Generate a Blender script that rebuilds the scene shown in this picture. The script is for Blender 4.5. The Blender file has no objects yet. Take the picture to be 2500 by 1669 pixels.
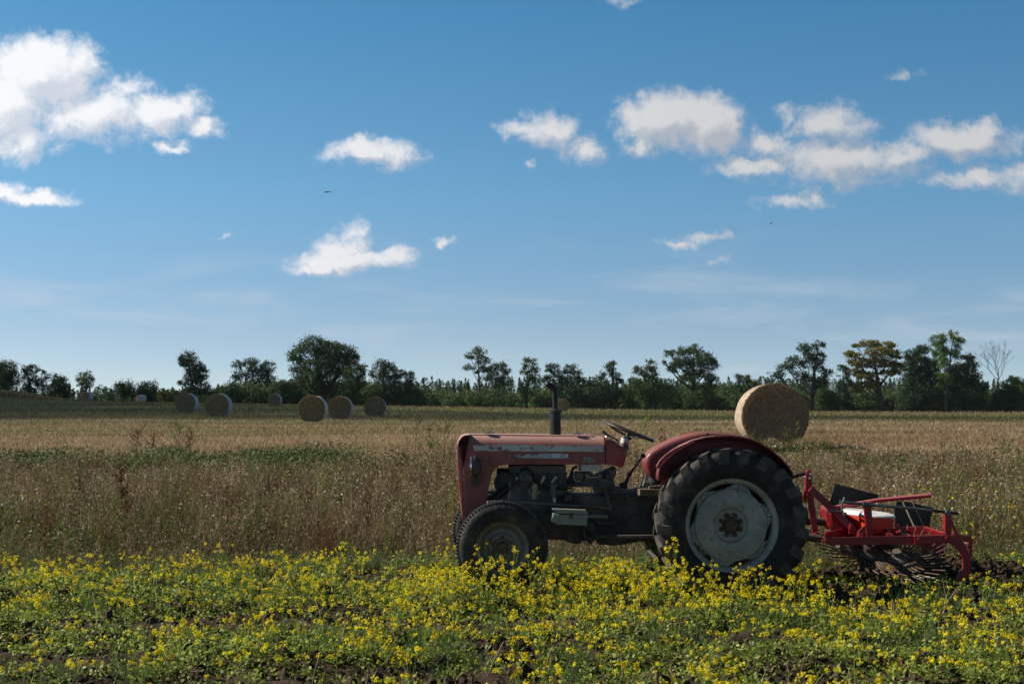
import bpy, bmesh, math, random
import numpy as np
from mathutils import Vector, Matrix
random.seed(7)
RNG = np.random.default_rng(11)
sc = bpy.context.scene
C = sc.collection
R = math.radians

# ------------------------------------------------------------------ camera
FOC = 3472.0            # focal length in photograph pixels (50 mm lens, 2500 px wide)
PITCH = math.atan((980 - 834.5) / FOC)
EYE = 1.60
cam_d = bpy.data.cameras.new("camera")
cam = bpy.data.objects.new("camera", cam_d); C.objects.link(cam)
cam_d.lens = 50.0; cam_d.sensor_width = 36.0; cam_d.sensor_fit = 'HORIZONTAL'
cam_d.clip_start = 0.1; cam_d.clip_end = 20000
cam.location = (0, 0, EYE)
cam.rotation_euler = (R(90) + PITCH, 0, 0)
cam_d.dof.use_dof = True; cam_d.dof.focus_distance = 11.6; cam_d.dof.aperture_fstop = 9.0
sc.camera = cam

# ------------------------------------------------------------------ light and sky
SUN_AZ, SUN_EL = -81.0, 38.0        # degrees: azimuth right of the view direction (+Y), elevation
SUNV = Vector((math.sin(R(SUN_AZ)) * math.cos(R(SUN_EL)), math.cos(R(SUN_AZ)) * math.cos(R(SUN_EL)), math.sin(R(SUN_EL))))
sl = bpy.data.lights.new("sun", 'SUN'); sl.energy = 5.0; sl.angle = R(0.53); sl.color = (1.0, 0.92, 0.80)
so = bpy.data.objects.new("sun", sl); C.objects.link(so)
so.rotation_euler = (-SUNV).to_track_quat('-Z', 'Y').to_euler()
so.location = SUNV * 50
sc.view_settings.view_transform = 'Standard'; sc.view_settings.look = 'None'
sc.view_settings.gamma = 1.0; sc.view_settings.exposure = 0.40

def tan_uv(px, py):
    cx = (px - 1250) / FOC; cy = (834.5 - py) / FOC
    y = math.cos(PITCH) - cy * math.sin(PITCH); z = math.sin(PITCH) + cy * math.cos(PITCH)
    return cx / y, z / y

def N(nt, t, **kw):
    n = nt.nodes.new(t)
    for k, v in kw.items():
        if k == 'inp':
            for i, val in v.items(): n.inputs[i].default_value = val
        else: setattr(n, k, v)
    return n

# clouds: (px, py, rx, ry, weight) read off the photograph, kept as directions on the sky
CL = [(95,165,135,78,1.5),(15,240,120,95,1.5),(45,325,62,52,1.0),(200,262,150,66,1.15),(375,258,92,46,1.3),(462,292,58,24,.9),(290,208,56,34,.6),
 (398,333,40,13,.7),(75,452,105,18,1.0),(5,440,60,26,1.1),(835,348,95,27,1.1),(915,362,62,30,.9),(780,350,50,18,.5),
 (790,598,130,26,1.3),(782,568,62,38,1.1),(806,530,26,28,.6),(905,588,48,20,.9),(700,610,60,11,.8),(1022,547,28,14,.9),
 (1255,305,66,42,.85),(1330,345,56,36,.85),(1200,300,52,22,.75),(1222,383,24,10,.5),
 (1520,275,100,66,1.5),(1620,290,100,68,1.5),(1480,335,45,26,.8),(1900,290,95,50,.85),(1800,270,30,24,.6),
 (1760,330,70,30,.75),(1720,382,82,24,.9),(1930,370,200,50,.9),(2070,352,90,36,.8),(2215,325,130,42,1.2),(2265,308,60,36,1.1),
 (2230,415,100,28,.8),(2340,410,54,34,.85),(1820,458,76,17,.75),(1862,446,34,14,.6),(1615,548,58,13,.6),(1560,563,44,10,.6),
 (2075,165,36,11,.4),(1422,3,34,14,.4),(520,540,20,6,.4),(1640,604,22,7,.4),(130,345,24,16,.4)]
cg = bpy.data.node_groups.new("cloud_field", 'ShaderNodeTree')
cg.interface.new_socket("P", in_out='INPUT', socket_type='NodeSocketVector')
cg.interface.new_socket("F", in_out='OUTPUT', socket_type='NodeSocketFloat')
gi = N(cg, 'NodeGroupInput'); go = N(cg, 'NodeGroupOutput'); lk = cg.links.new
nz = N(cg, 'ShaderNodeTexNoise', inp={'Scale': 34.0, 'Detail': 4.0, 'Roughness': .62}); lk(gi.outputs[0], nz.inputs['Vector'])
sb = N(cg, 'ShaderNodeVectorMath', operation='SUBTRACT'); lk(nz.outputs['Color'], sb.inputs[0]); sb.inputs[1].default_value = (.5, .5, .5)
ms = N(cg, 'ShaderNodeVectorMath', operation='MULTIPLY_ADD'); lk(sb.outputs[0], ms.inputs[0]); ms.inputs[1].default_value = (.040, .030, 0); lk(gi.outputs[0], ms.inputs[2])
last = None
for px, py, rx, ry, w in CL:
    px, py, rx, ry = px * 1.0643, py * 1.0643, rx * 1.0643, ry * 1.0643
    u, v = tan_uv(px, py); rx, ry = rx * 1.22 / FOC, ry * 1.28 / FOC
    a = N(cg, 'ShaderNodeVectorMath', operation='MULTIPLY_ADD'); lk(ms.outputs[0], a.inputs[0])
    a.inputs[1].default_value = (1 / rx, 1 / ry, 0); a.inputs[2].default_value = (-u / rx, -v / ry, 0)
    l = N(cg, 'ShaderNodeVectorMath', operation='LENGTH'); lk(a.outputs[0], l.inputs[0])
    m = N(cg, 'ShaderNodeMath', operation='MULTIPLY_ADD'); lk(l.outputs['Value'], m.inputs[0]); m.inputs[1].default_value = -w; m.inputs[2].default_value = w
    if last is None: last = m
    else:
        x = N(cg, 'ShaderNodeMath', operation='SMOOTH_MAX'); lk(last.outputs[0], x.inputs[0]); lk(m.outputs[0], x.inputs[1]); x.inputs[2].default_value = .12; last = x
lk(last.outputs[0], go.inputs[0])

world = bpy.data.worlds.new("World"); sc.world = world; world.use_nodes = True
nt = world.node_tree; nt.nodes.clear(); L = nt.links.new
tc = N(nt, 'ShaderNodeTexCoord')
sep = N(nt, 'ShaderNodeSeparateXYZ'); L(tc.outputs['Generated'], sep.inputs[0])
# the sky's own gradient, a little steeper than the default atmosphere
zz = N(nt, 'ShaderNodeMath', operation='MULTIPLY_ADD'); L(sep.outputs[2], zz.inputs[0]); zz.inputs[1].default_value = 2.6; zz.inputs[2].default_value = .12
zc = N(nt, 'ShaderNodeMath', operation='MAXIMUM'); L(zz.outputs[0], zc.inputs[0]); zc.inputs[1].default_value = .01
cmb = N(nt, 'ShaderNodeCombineXYZ'); L(sep.outputs[0], cmb.inputs[0]); L(sep.outputs[1], cmb.inputs[1]); L(zc.outputs[0], cmb.inputs[2])
nrm = N(nt, 'ShaderNodeVectorMath', operation='NORMALIZE'); L(cmb.outputs[0], nrm.inputs[0])
sky = N(nt, 'ShaderNodeTexSky', sky_type='NISHITA', sun_disc=False, sun_elevation=R(SUN_EL), sun_rotation=R(SUN_AZ), altitude=0, air_density=1.0, dust_density=.7, ozone_density=2.0)
L(nrm.outputs[0], sky.inputs[0])
grd = N(nt, 'ShaderNodeValToRGB'); L(sep.outputs[2], grd.inputs[0]); _e = grd.color_ramp.elements
for i_, (p_, c_) in enumerate([(0.0, (.93, .80, .64)), (1.0, (.15, .185, .165)), (.045, (.90, .80, .66)), (.142, (.70, .93, .83)), (.267, (.41, .80, .80)), (.42, (.21, .29, .27))]):
    el_ = _e[i_] if i_ < 2 else _e.new(p_)
    el_.position = p_; el_.color = (*c_, 1)
hsv0 = N(nt, 'ShaderNodeHueSaturation', inp={'Saturation': 1.08, 'Value': 2.5}); L(sky.outputs[0], hsv0.inputs['Color'])
hsvm = N(nt, 'ShaderNodeVectorMath', operation='MULTIPLY'); L(hsv0.outputs[0], hsvm.inputs[0]); L(grd.outputs[0], hsvm.inputs[1]); hsv = hsvm
ay = N(nt, 'ShaderNodeMath', operation='ABSOLUTE'); L(sep.outputs[1], ay.inputs[0])
ym = N(nt, 'ShaderNodeMath', operation='MAXIMUM'); L(ay.outputs[0], ym.inputs[0]); ym.inputs[1].default_value = .05
du = N(nt, 'ShaderNodeMath', operation='DIVIDE'); L(sep.outputs[0], du.inputs[0]); L(ym.outputs[0], du.inputs[1])
dv = N(nt, 'ShaderNodeMath', operation='DIVIDE'); L(sep.outputs[2], dv.inputs[0]); L(ym.outputs[0], dv.inputs[1])
P = N(nt, 'ShaderNodeCombineXYZ'); L(du.outputs[0], P.inputs[0]); L(dv.outputs[0], P.inputs[1])
Ps = N(nt, 'ShaderNodeVectorMath', operation='ADD'); L(P.outputs[0], Ps.inputs[0]); Ps.inputs[1].default_value = (-.008, .011, 0)
g1 = N(nt, 'ShaderNodeGroup', node_tree=cg); L(P.outputs[0], g1.inputs[0])
g2 = N(nt, 'ShaderNodeGroup', node_tree=cg); L(Ps.outputs[0], g2.inputs[0])
fn = N(nt, 'ShaderNodeTexNoise', inp={'Scale': 62.0, 'Detail': 9.0, 'Roughness': .70, 'Distortion': .35}); L(P.outputs[0], fn.inputs['Vector'])
f1 = N(nt, 'ShaderNodeMath', operation='MULTIPLY_ADD'); L(fn.outputs['Fac'], f1.inputs[0]); f1.inputs[1].default_value = 1.35; L(g1.outputs[0], f1.inputs[2])
al = N(nt, 'ShaderNodeMapRange', interpolation_type='SMOOTHSTEP', inp={'From Min': .56, 'From Max': 1.46, 'To Min': 0, 'To Max': .96}); L(f1.outputs[0], al.inputs[0])
# thin cirrus streaks
mp = N(nt, 'ShaderNodeMapping', inp={'Rotation': (0, 0, R(-9)), 'Scale': (3.2, 20, 1)}); L(P.outputs[0], mp.inputs['Vector'])
cn = N(nt, 'ShaderNodeTexNoise', inp={'Scale': 2.0, 'Detail': 6.0, 'Roughness': .55, 'Distortion': .6}); L(mp.outputs[0], cn.inputs['Vector'])
cm = N(nt, 'ShaderNodeMapRange', interpolation_type='SMOOTHSTEP', inp={'From Min': .46, 'From Max': .80, 'To Min': 0, 'To Max': .55}); L(cn.outputs['Fac'], cm.inputs[0])
cv = N(nt, 'ShaderNodeMapRange', interpolation_type='SMOOTHSTEP', inp={'From Min': .14, 'From Max': .04, 'To Min': 0, 'To Max': 1}); L(dv.outputs[0], cv.inputs[0])
cmm = N(nt, 'ShaderNodeMath', operation='MULTIPLY'); L(cm.outputs[0], cmm.inputs[0]); L(cv.outputs[0], cmm.inputs[1])
# cloud shading from how much cloud lies towards the sun
df = N(nt, 'ShaderNodeMath', operation='SUBTRACT'); L(g1.outputs[0], df.inputs[0]); L(g2.outputs[0], df.inputs[1])
dn = N(nt, 'ShaderNodeMath', operation='MULTIPLY_ADD'); L(fn.outputs['Fac'], dn.inputs[0]); dn.inputs[1].default_value = .95; L(df.outputs[0], dn.inputs[2])
sh = N(nt, 'ShaderNodeMapRange', interpolation_type='SMOOTHSTEP', inp={'From Min': .10, 'From Max': .86, 'To Min': 0, 'To Max': 1}); L(dn.outputs[0], sh.inputs[0])
lr = N(nt, 'ShaderNodeMapRange', interpolation_type='SMOOTHSTEP', inp={'From Min': -.38, 'From Max': .25, 'To Min': 1.0, 'To Max': .64}); L(du.outputs[0], lr.inputs[0])
ccol = N(nt, 'ShaderNodeMix', data_type='RGBA'); L(sh.outputs[0], ccol.inputs['Factor'])
ccol.inputs[6].default_value = (8.2, 8.8, 9.9, 1); ccol.inputs[7].default_value = (12.4, 12.4, 12.7, 1)
csc = N(nt, 'ShaderNodeVectorMath', operation='SCALE'); L(ccol.outputs[2], csc.inputs[0]); L(lr.outputs[0], csc.inputs['Scale'])
mx0 = N(nt, 'ShaderNodeMix', data_type='RGBA'); L(cmm.outputs[0], mx0.inputs['Factor']); L(hsv.outputs[0], mx0.inputs[6]); mx0.inputs[7].default_value = (8.0, 8.4, 9.2, 1)
mx = N(nt, 'ShaderNodeMix', data_type='RGBA'); L(al.outputs[0], mx.inputs['Factor']); L(mx0.outputs[2], mx.inputs[6]); L(csc.outputs[0], mx.inputs[7])
bg = N(nt, 'ShaderNodeBackground', inp={'Strength': .0605}); L(mx.outputs[2], bg.inputs[0])
wo = N(nt, 'ShaderNodeOutputWorld'); L(bg.outputs[0], wo.inputs[0])
world.cycles.sampling_method = 'MANUAL'; world.cycles.sample_map_resolution = 512

# ------------------------------------------------------------------ helpers
def props(o, label=None, cat=None, group=None, kind=None):
    if label: o['label'] = label
    if cat: o['category'] = cat
    if group: o['group'] = group
    if kind: o['kind'] = kind
    return o
def empty(name, loc=(0, 0, 0), rz=0.0, **kw):
    o = bpy.data.objects.new(name, None); C.objects.link(o); o.empty_display_size = .2
    o.location = loc; o.rotation_euler = (0, 0, rz); return props(o, **kw)
def ray(px, py):
    cx = (px - 1250) / FOC; cy = (834.5 - py) / FOC
    return Vector((cx, math.cos(PITCH) - cy * math.sin(PITCH), math.sin(PITCH) + cy * math.cos(PITCH)))
def at(px, py, Y):
    d = ray(px, py); t = Y / d.y
    return Vector((0, 0, EYE)) + d * t
Z4 = lambda X, Y: (X / 3.356, 780 + Y / 3.356)
Z5 = lambda X, Y: (640 + X / 3.356, 780 + Y / 3.356)
Z6 = lambda X, Y: (1300 + X / 3.915, 780 + Y / 3.915)
Z7 = lambda X, Y: (1850 + X / 3.614, 780 + Y / 3.614)

def mat(name, col, rough=.8, col2=None, scale=6.0, spec=.3, bump=0.0, bscale=30.0, detail=6.0, metal=0.0, transl=0.0, tint=None, lo=.35, hi=.65, coat=0.0):
    """Procedural material: base colour broken up by noise, bump, optional translucency and per-face tint."""
    m = bpy.data.materials.new(name); m.use_nodes = True; t = m.node_tree; k = t.links.new
    b = t.nodes['Principled BSDF']; b.inputs['Roughness'].default_value = rough; b.inputs['Metallic'].default_value = metal
    b.inputs['Specular IOR Level'].default_value = spec; b.inputs['Coat Weight'].default_value = coat
    co = N(t, 'ShaderNodeTexCoord'); out = None
    rgb = N(t, 'ShaderNodeRGB'); rgb.outputs[0].default_value = (*col, 1); out = rgb.outputs[0]
    if col2 is not None:
        n = N(t, 'ShaderNodeTexNoise', inp={'Scale': scale, 'Detail': detail, 'Roughness': .6}); k(co.outputs['Object'], n.inputs['Vector'])
        r = N(t, 'ShaderNodeMapRange', interpolation_type='SMOOTHSTEP', inp={'From Min': lo, 'From Max': hi}); k(n.outputs['Fac'], r.inputs[0])
        x = N(t, 'ShaderNodeMix', data_type='RGBA'); k(r.outputs[0], x.inputs['Factor']); k(out, x.inputs[6]); x.inputs[7].default_value = (*col2, 1); out = x.outputs[2]
    if tint is not None:
        a = N(t, 'ShaderNodeAttribute', attribute_name='tint')
        cr = N(t, 'ShaderNodeValToRGB'); k(a.outputs['Fac'], cr.inputs[0]); e = cr.color_ramp.elements
        for i, (p, c) in enumerate(tint):
            el = e[i] if i < 2 else e.new(p)
            el.position = p; el.color = (*c, 1)
        out = cr.outputs[0]
    k(out, b.inputs['Base Color'])
    if bump:
        n2 = N(t, 'ShaderNodeTexNoise', inp={'Scale': bscale, 'Detail': 5.0}); k(co.outputs['Object'], n2.inputs['Vector'])
        bp = N(t, 'ShaderNodeBump', inp={'Strength': bump, 'Distance': .02}); k(n2.outputs['Fac'], bp.inputs['Height']); k(bp.outputs[0], b.inputs['Normal'])
    if transl:
        tr = N(t, 'ShaderNodeBsdfTranslucent'); k(out, tr.inputs['Color'])
        ms_ = N(t, 'ShaderNodeMixShader', inp={0: transl}); k(b.outputs[0], ms_.inputs[1]); k(tr.outputs[0], ms_.inputs[2])
        k(ms_.outputs[0], t.nodes['Material Output'].inputs[0])
    return m

class Soup:
    """Collects many small polygons (all with the same corner count per batch) into one mesh with a per-face 'tint'."""
    def __init__(s): s.v = []; s.f = []; s.t = []; s.m = []; s.n = 0
    def add(s, V, k, tint, mi=0):
        V = np.asarray(V, np.float32).reshape(-1, 3); n = len(V) // k
        s.f.append((np.arange(n * k, dtype=np.int32).reshape(n, k) + s.n, k)); s.v.append(V); s.n += len(V)
        s.t.append(np.broadcast_to(np.asarray(tint, np.float32), (n,)).copy()); s.m.append(np.full(n, mi, np.int32))
    def build(s, name, mats, parent=None, smooth=False):
        me = bpy.data.meshes.new(name); V = np.concatenate(s.v)
        loops = np.concatenate([f.ravel() for f, k in s.f]); cnt = np.concatenate([np.full(len(f), k, np.int32) for f, k in s.f])
        me.vertices.add(len(V)); me.vertices.foreach_set('co', V.ravel())
        me.loops.add(len(loops)); me.loops.foreach_set('vertex_index', loops)
        me.polygons.add(len(cnt)); me.polygons.foreach_set('loop_start', np.concatenate([[0], np.cumsum(cnt)[:-1]]).astype(np.int32))
        try: me.polygons.foreach_set('loop_total', cnt)
        except Exception: pass
        for m in (mats if isinstance(mats, (list, tuple)) else [mats]): me.materials.append(m)
        me.polygons.foreach_set('material_index', np.concatenate(s.m))
        me.update(calc_edges=True)
        a = me.attributes.new('tint', 'FLOAT', 'FACE'); a.data.foreach_set('value', np.clip(np.concatenate(s.t), 0, 1))
        o = bpy.data.objects.new(name, me); C.objects.link(o)
        if parent: o.parent = parent
        return o

def unit(v): return v / np.maximum(np.linalg.norm(v, axis=-1, keepdims=True), 1e-9)
def rnd_dir(n): return unit(RNG.normal(size=(n, 3)))
def leaf_quads(c, L_, W_, up=0.0, d=None):
    """rhombic leaves centred on c; up>0 biases the leaf normal upward"""
    n = len(c); nr = rnd_dir(n); nr[:, 2] = nr[:, 2] * (1 - up) + np.where(nr[:, 2] >= 0, up, -up); nr = unit(nr)
    a = unit(np.cross(nr, rnd_dir(n))) if d is None else d; b = unit(np.cross(nr, a))
    L_ = np.broadcast_to(L_, (n,))[:, None]; W_ = np.broadcast_to(W_, (n,))[:, None]
    return np.stack([c - a * L_ * .5, c + b * W_ * .5 + a * L_ * .05, c + a * L_ * .5, c - b * W_ * .5 + a * L_ * .05], 1)
def blade_quads(base, h, lean, w, bend=.35, segs=2):
    """upright blades: base (n,3), height h, lean (n,2) at the tip; returns list of quads"""
    n = len(base); h = np.broadcast_to(h, (n,)); w = np.broadcast_to(w, (n,))
    th = RNG.uniform(0, 2 * np.pi, n); side = np.stack([np.cos(th), np.sin(th), np.zeros(n)], 1)
    pts = []
    for i in range(segs + 1):
        t = i / segs; p = base.copy(); k = (t ** (1 + bend * 2))
        p[:, 0] += lean[:, 0] * k; p[:, 1] += lean[:, 1] * k; p[:, 2] += h * t
        ww = (w * (1 - .8 * t))[:, None] * .5; pts.append((p - side * ww, p + side * ww))
    return np.concatenate([np.stack([pts[i][0], pts[i][1], pts[i + 1][1], pts[i + 1][0]], 1) for i in range(segs)], 0)
def tube_soup(S, p0, p1, r0, r1, tint=.5, mi=0, k=6):
    p0 = np.atleast_2d(p0).astype(float); p1 = np.atleast_2d(p1).astype(float); n = len(p0)
    d = unit(p1 - p0); ref = np.where(np.abs(d[:, 2:3]) > .9, np.array([[1., 0, 0]]), np.array([[0., 0, 1]]))
    a = unit(np.cross(d, ref)); b = np.cross(d, a)
    r0 = np.broadcast_to(r0, (n,))[:, None]; r1 = np.broadcast_to(r1, (n,))[:, None]
    for i in range(k):
        t0, t1 = 2 * np.pi * i / k, 2 * np.pi * (i + 1) / k
        e0 = a * math.cos(t0) + b * math.sin(t0); e1 = a * math.cos(t1) + b * math.sin(t1)
        S.add(np.stack([p0 + e0 * r0, p0 + e1 * r0, p1 + e1 * r1, p1 + e0 * r1], 1), 4, tint, mi)

# ------------------------------------------------------------------ terrain height
CP = []          # (u = x/y, y, z)
for D, zl, zr in ((3, 0, 0), (8, 0, 0), (11, 0, 0), (13, .02, .02), (16, .10, .14), (20, .27, .32), (24, .43, .50), (27, .52, .655), (31, .60, .725)):
    for u in (-.6, -.36, -.18, 0, .18, .36, .6): CP.append((u, D, zl if u < 0 else (zr if u > 0 else (zl + zr) / 2)))
def cp(px, py, D):
    p = at(px, py, D); CP.append((p.x / p.y, D, p.z))
for a in ((539, 1017, 84), (459, 1006.5, 96), (729, 1031, 67.3), (840, 1022, 77.7), (924, 1016, 85.7), (1375, 1005, 139), (677, 992, 145), (218, 978, 188),
          (345, 983, 190), (0, 967, 200), (110, 972, 195), (1250, 1002, 225), (2200, 1011, 225), (2600, 1011, 225), (1700, 1008, 225), (950, 998, 225), (1900, 1030, 67), (2500, 1033, 67), (1400, 1030, 67),
          (60, 1035, 60), (250, 1030, 60), (1100, 1020, 90), (1750, 1018, 100), (2300, 1020, 100), (0, 1015, 90), (-300, 1010, 90), (-300, 965, 200), (150, 995, 130), (2900, 1030, 70)): cp(*a)
CP.append((-.29, 217, 1.45)); CP.append((-.2, 240, 1.0)); CP.append((-.36, 240, 2.2))
for u in (-.6, -.36, -.18, 0, .18, .36, .6):
    CP.append((u, 330, -2.0)); CP.append((u, 500, -4.0)); CP.append((u, 900, -4)); CP.append((u, 4000, -6))
CP = np.array(CP)
def _q(u, y): return np.stack([np.asarray(u) * 6, np.log(y) * 2.2], -1)
_A = _q(CP[:, 0], CP[:, 1]); _K = np.linalg.norm(_A[:, None] - _A[None], axis=-1); _K = -_K
_n = len(CP); _M = np.zeros((_n + 1, _n + 1)); _M[:_n, :_n] = _K - .02 * np.eye(_n); _M[:_n, _n] = 1; _M[_n, :_n] = 1
_W = np.linalg.solve(_M, np.concatenate([CP[:, 2], [0]]))
def vnoise(x, y, seed=0):
    xi = np.floor(x).astype(np.int64); yi = np.floor(y).astype(np.int64); fx = x - xi; fy = y - yi
    def h(a, b):
        v = (a * 374761393 + b * 668265263 + seed * 974711) & 0x7fffffff; v = ((v ^ (v >> 13)) * 1274126177) & 0x7fffffff
        return ((v ^ (v >> 16)) & 0xffff) / 65535.0
    fx = fx * fx * (3 - 2 * fx); fy = fy * fy * (3 - 2 * fy)
    return (h(xi, yi) * (1 - fx) + h(xi + 1, yi) * fx) * (1 - fy) + (h(xi, yi + 1) * (1 - fx) + h(xi + 1, yi + 1) * fx) * fy
def fbm(x, y, o=4, seed=0):
    s = 0; a = .5
    for i in range(o): s = s + a * vnoise(x * 2 ** i, y * 2 ** i, seed + i); a *= .5
    return s
def gz(x, y, micro=True):
    x = np.atleast_1d(np.asarray(x, float)); y = np.atleast_1d(np.asarray(y, float)); ys = np.clip(y, 3, 4000)
    q = _q(np.clip(x / ys, -.6, .6), ys); out = np.empty(len(x))
    for i in range(0, len(x), 20000):
        d = -np.linalg.norm(q[i:i + 20000, None] - _A[None], axis=-1); out[i:i + 20000] = d @ _W[:-1] + _W[-1]
    if micro:
        k = np.clip((14.5 - y) / 1.5, 0, 1)            # ploughed strip: ridges along x and clods
        wv = y + .25 * fbm(x * .7, y * .7, 2, 5)
        rel = .055 * np.sin(wv * 2 * np.pi / .72) + .10 * (fbm(x * 2.2, y * 3.0, 3, 1) - .45) + .075 * (fbm(x * 9, y * 9, 3, 2) - .45)
        out = out + .17 * np.exp(-((x - 3.5) / .8) ** 2 - ((y - 12.15) / .4) ** 2) + .12 * np.exp(-((x - 4.6) / .6) ** 2 - ((y - 12.0) / .35) ** 2)
        out = out + k * rel + (1 - k) * .05 * (fbm(x * .8, y * .8, 3, 9) - .5)
    return out

def gmat():
    m = bpy.data.materials.new("ground"); m.use_nodes = True; t = m.node_tree; k = t.links.new; b = t.nodes['Principled BSDF']
    b.inputs['Roughness'].default_value = .95; b.inputs['Specular IOR Level'].default_value = .12
    ge = N(t, 'ShaderNodeNewGeometry'); sp = N(t, 'ShaderNodeSeparateXYZ'); k(ge.outputs['Position'], sp.inputs[0])
    def noise(scale, sx=1, sy=1, det=6, rough=.6):
        mpn = N(t, 'ShaderNodeMapping', inp={'Scale': (sx, sy, 1)}); k(ge.outputs['Position'], mpn.inputs['Vector'])
        n = N(t, 'ShaderNodeTexNoise', inp={'Scale': scale, 'Detail': det, 'Roughness': rough}); k(mpn.outputs[0], n.inputs['Vector']); return n.outputs['Fac']
    def mix(f, a, c):
        x = N(t, 'ShaderNodeMix', data_type='RGBA'); k(f, x.inputs['Factor'])
        for s_, v in ((6, a), (7, c)):
            if isinstance(v, tuple): x.inputs[s_].default_value = (*v, 1)
            else: k(v, x.inputs[s_])
        return x.outputs[2]
    def rng(f, a, c):
        r = N(t, 'ShaderNodeMapRange', interpolation_type='SMOOTHSTEP', inp={'From Min': a, 'From Max': c}); k(f, r.inputs[0]); return r.outputs[0]
    def add(a, bb, sc_):
        n = N(t, 'ShaderNodeMath', operation='MULTIPLY_ADD'); k(bb, n.inputs[0]); n.inputs[1].default_value = sc_; k(a, n.inputs[2]); return n.outputs[0]
    soil = mix(rng(noise(7), .35, .65), (.030, .020, .014), (.075, .052, .036))
    soil = mix(rng(noise(60, det=3), .55, .75), soil, (.12, .09, .065))
    litter = mix(rng(noise(3), .35, .65), (.055, .042, .022), (.10, .075, .04))
    straw = mix(rng(noise(9, 1, .5), .35, .65), (.17, .110, .060), (.28, .190, .105))
    green = mix(rng(noise(5, 1, .4), .35, .7), (.055, .075, .022), (.12, .135, .045))
    gf = rng(noise(.10, .35, 1.5, 5), .54, .68)              # green strips running along the field
    field = mix(gf, straw, green)
    olive = mix(rng(noise(.7, .3, 1, 6), .35, .65), (.105, .100, .038), (.18, .15, .068))
    far = mix(rng(noise(.06, .5, 1.8, 6), .42, .60), olive, green)
    yy = add(sp.outputs[1], noise(.25, 1, 1, 4), 8.0)
    c1 = mix(rng(sp.outputs[1], 13.2, 14.6), soil, litter)
    c2 = mix(rng(yy, 27, 30), c1, field)
    y3 = add(sp.outputs[1], noise(.06, 1, 1, 4), 24.0)
    c3 = mix(rng(y3, 64, 76), c2, far)
    k(c3, b.inputs['Base Color'])
    bp = N(t, 'ShaderNodeBump', inp={'Strength': .7, 'Distance': .03}); k(noise(45, det=5), bp.inputs['Height']); k(bp.outputs[0], b.inputs['Normal'])
    return m
def build_ground():
    ys = np.concatenate([np.arange(4, 14.6, .055), np.geomspace(14.7, 300, 200), np.geomspace(320, 1200, 24)])
    us = np.concatenate([[-3, -1.4, -.9, -.7], np.linspace(-.55, .55, 330), [.7, .9, 1.4, 3]])
    Y, U = np.meshgrid(ys, us, indexing='ij'); X = U * Y; X = np.where(Y < 40, U * (Y + 3), X)
    Zz = gz(X.ravel(), Y.ravel()).reshape(X.shape)
    # strip behind and beside the camera
    yb = np.array([-30., -10., 0., 2., 3.]); Yb, Ub = np.meshgrid(yb, us, indexing='ij'); Xb = Ub * 7
    X = np.concatenate([Xb, X]); Y = np.concatenate([Yb, Y]); Zz = np.concatenate([np.zeros_like(Xb), Zz])
    ny, nx = X.shape; V = np.stack([X, Y, Zz], -1).reshape(-1, 3)
    i = np.arange(ny * nx).reshape(ny, nx); F = np.stack([i[:-1, :-1], i[:-1, 1:], i[1:, 1:], i[1:, :-1]], -1).reshape(-1, 4)
    me = bpy.data.meshes.new("ground"); me.vertices.add(len(V)); me.vertices.foreach_set('co', V.ravel())
    me.loops.add(F.size); me.loops.foreach_set('vertex_index', F.ravel().astype(np.int32)); me.polygons.add(len(F))
    me.polygons.foreach_set('loop_start', np.arange(0, F.size, 4, dtype=np.int32)); me.polygons.foreach_set('loop_total', np.full(len(F), 4, np.int32))
    me.polygons.foreach_set('use_smooth', np.ones(len(F), bool)); me.materials.append(gmat()); me.update(calc_edges=True)
    o = bpy.data.objects.new("ground", me); C.objects.link(o); props(o, kind='structure')
build_ground()

# unseen cloud added on the sun's side, shaped to shade the middle of the field
def shade_cloud():
    m = mat("shade_cloud_white", (.85, .86, .88), 1.0, spec=0)
    t_ = m.node_tree; tb_ = N(t_, 'ShaderNodeBsdfTransparent'); mx_ = N(t_, 'ShaderNodeMixShader', inp={0: .64}); t_.links.new(t_.nodes['Principled BSDF'].outputs[0], mx_.inputs[1]); t_.links.new(tb_.outputs[0], mx_.inputs[2]); t_.links.new(mx_.outputs[0], t_.nodes['Material Output'].inputs[0])
    bm = bmesh.new(); H = 420.0
    foot = [(x, y, r) for x, y, r in [(-40, 78, 12), (-22, 84, 13), (-5, 86, 11), (12, 90, 12), (30, 91, 12), (48, 92, 12), (66, 92, 13), (-34, 100, 16), (-58, 84, 18), (-60, 112, 26), (-36, 128, 22), (-16, 112, 16),
            (-70, 150, 30), (-44, 165, 22), (-66, 190, 26), (-28, 150, 14), (2, 104, 8), (24, 106, 8), (46, 107, 9), (-80, 110, 24), (-90, 150, 26), (84, 96, 12), (-60, 216, 19), (-76, 214, 18)]]
    for i, (x, y, r) in enumerate(foot):
        p = Vector((x, y, .7)) + SUNV * (H / SUNV.z)
        g = bmesh.ops.create_icosphere(bm, subdivisions=3, radius=1.0)
        for v in g['verts']:
            n = v.co.copy(); k = 1 + .22 * math.sin(5 * n.x + i) * math.cos(4 * n.y + 2 * i)
            v.co = Vector((n.x * r * k, n.y * r * k, n.z * r * .45 * k + i % 3)) + p
    me = bpy.data.meshes.new("cloud"); bm.to_mesh(me); bm.free(); me.materials.append(m)
    for f in me.polygons: f.use_smooth = True
    o = bpy.data.objects.new("cloud", me); C.objects.link(o); props(o, kind='structure')  # out of view, added only for its shadow
shade_cloud()
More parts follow.
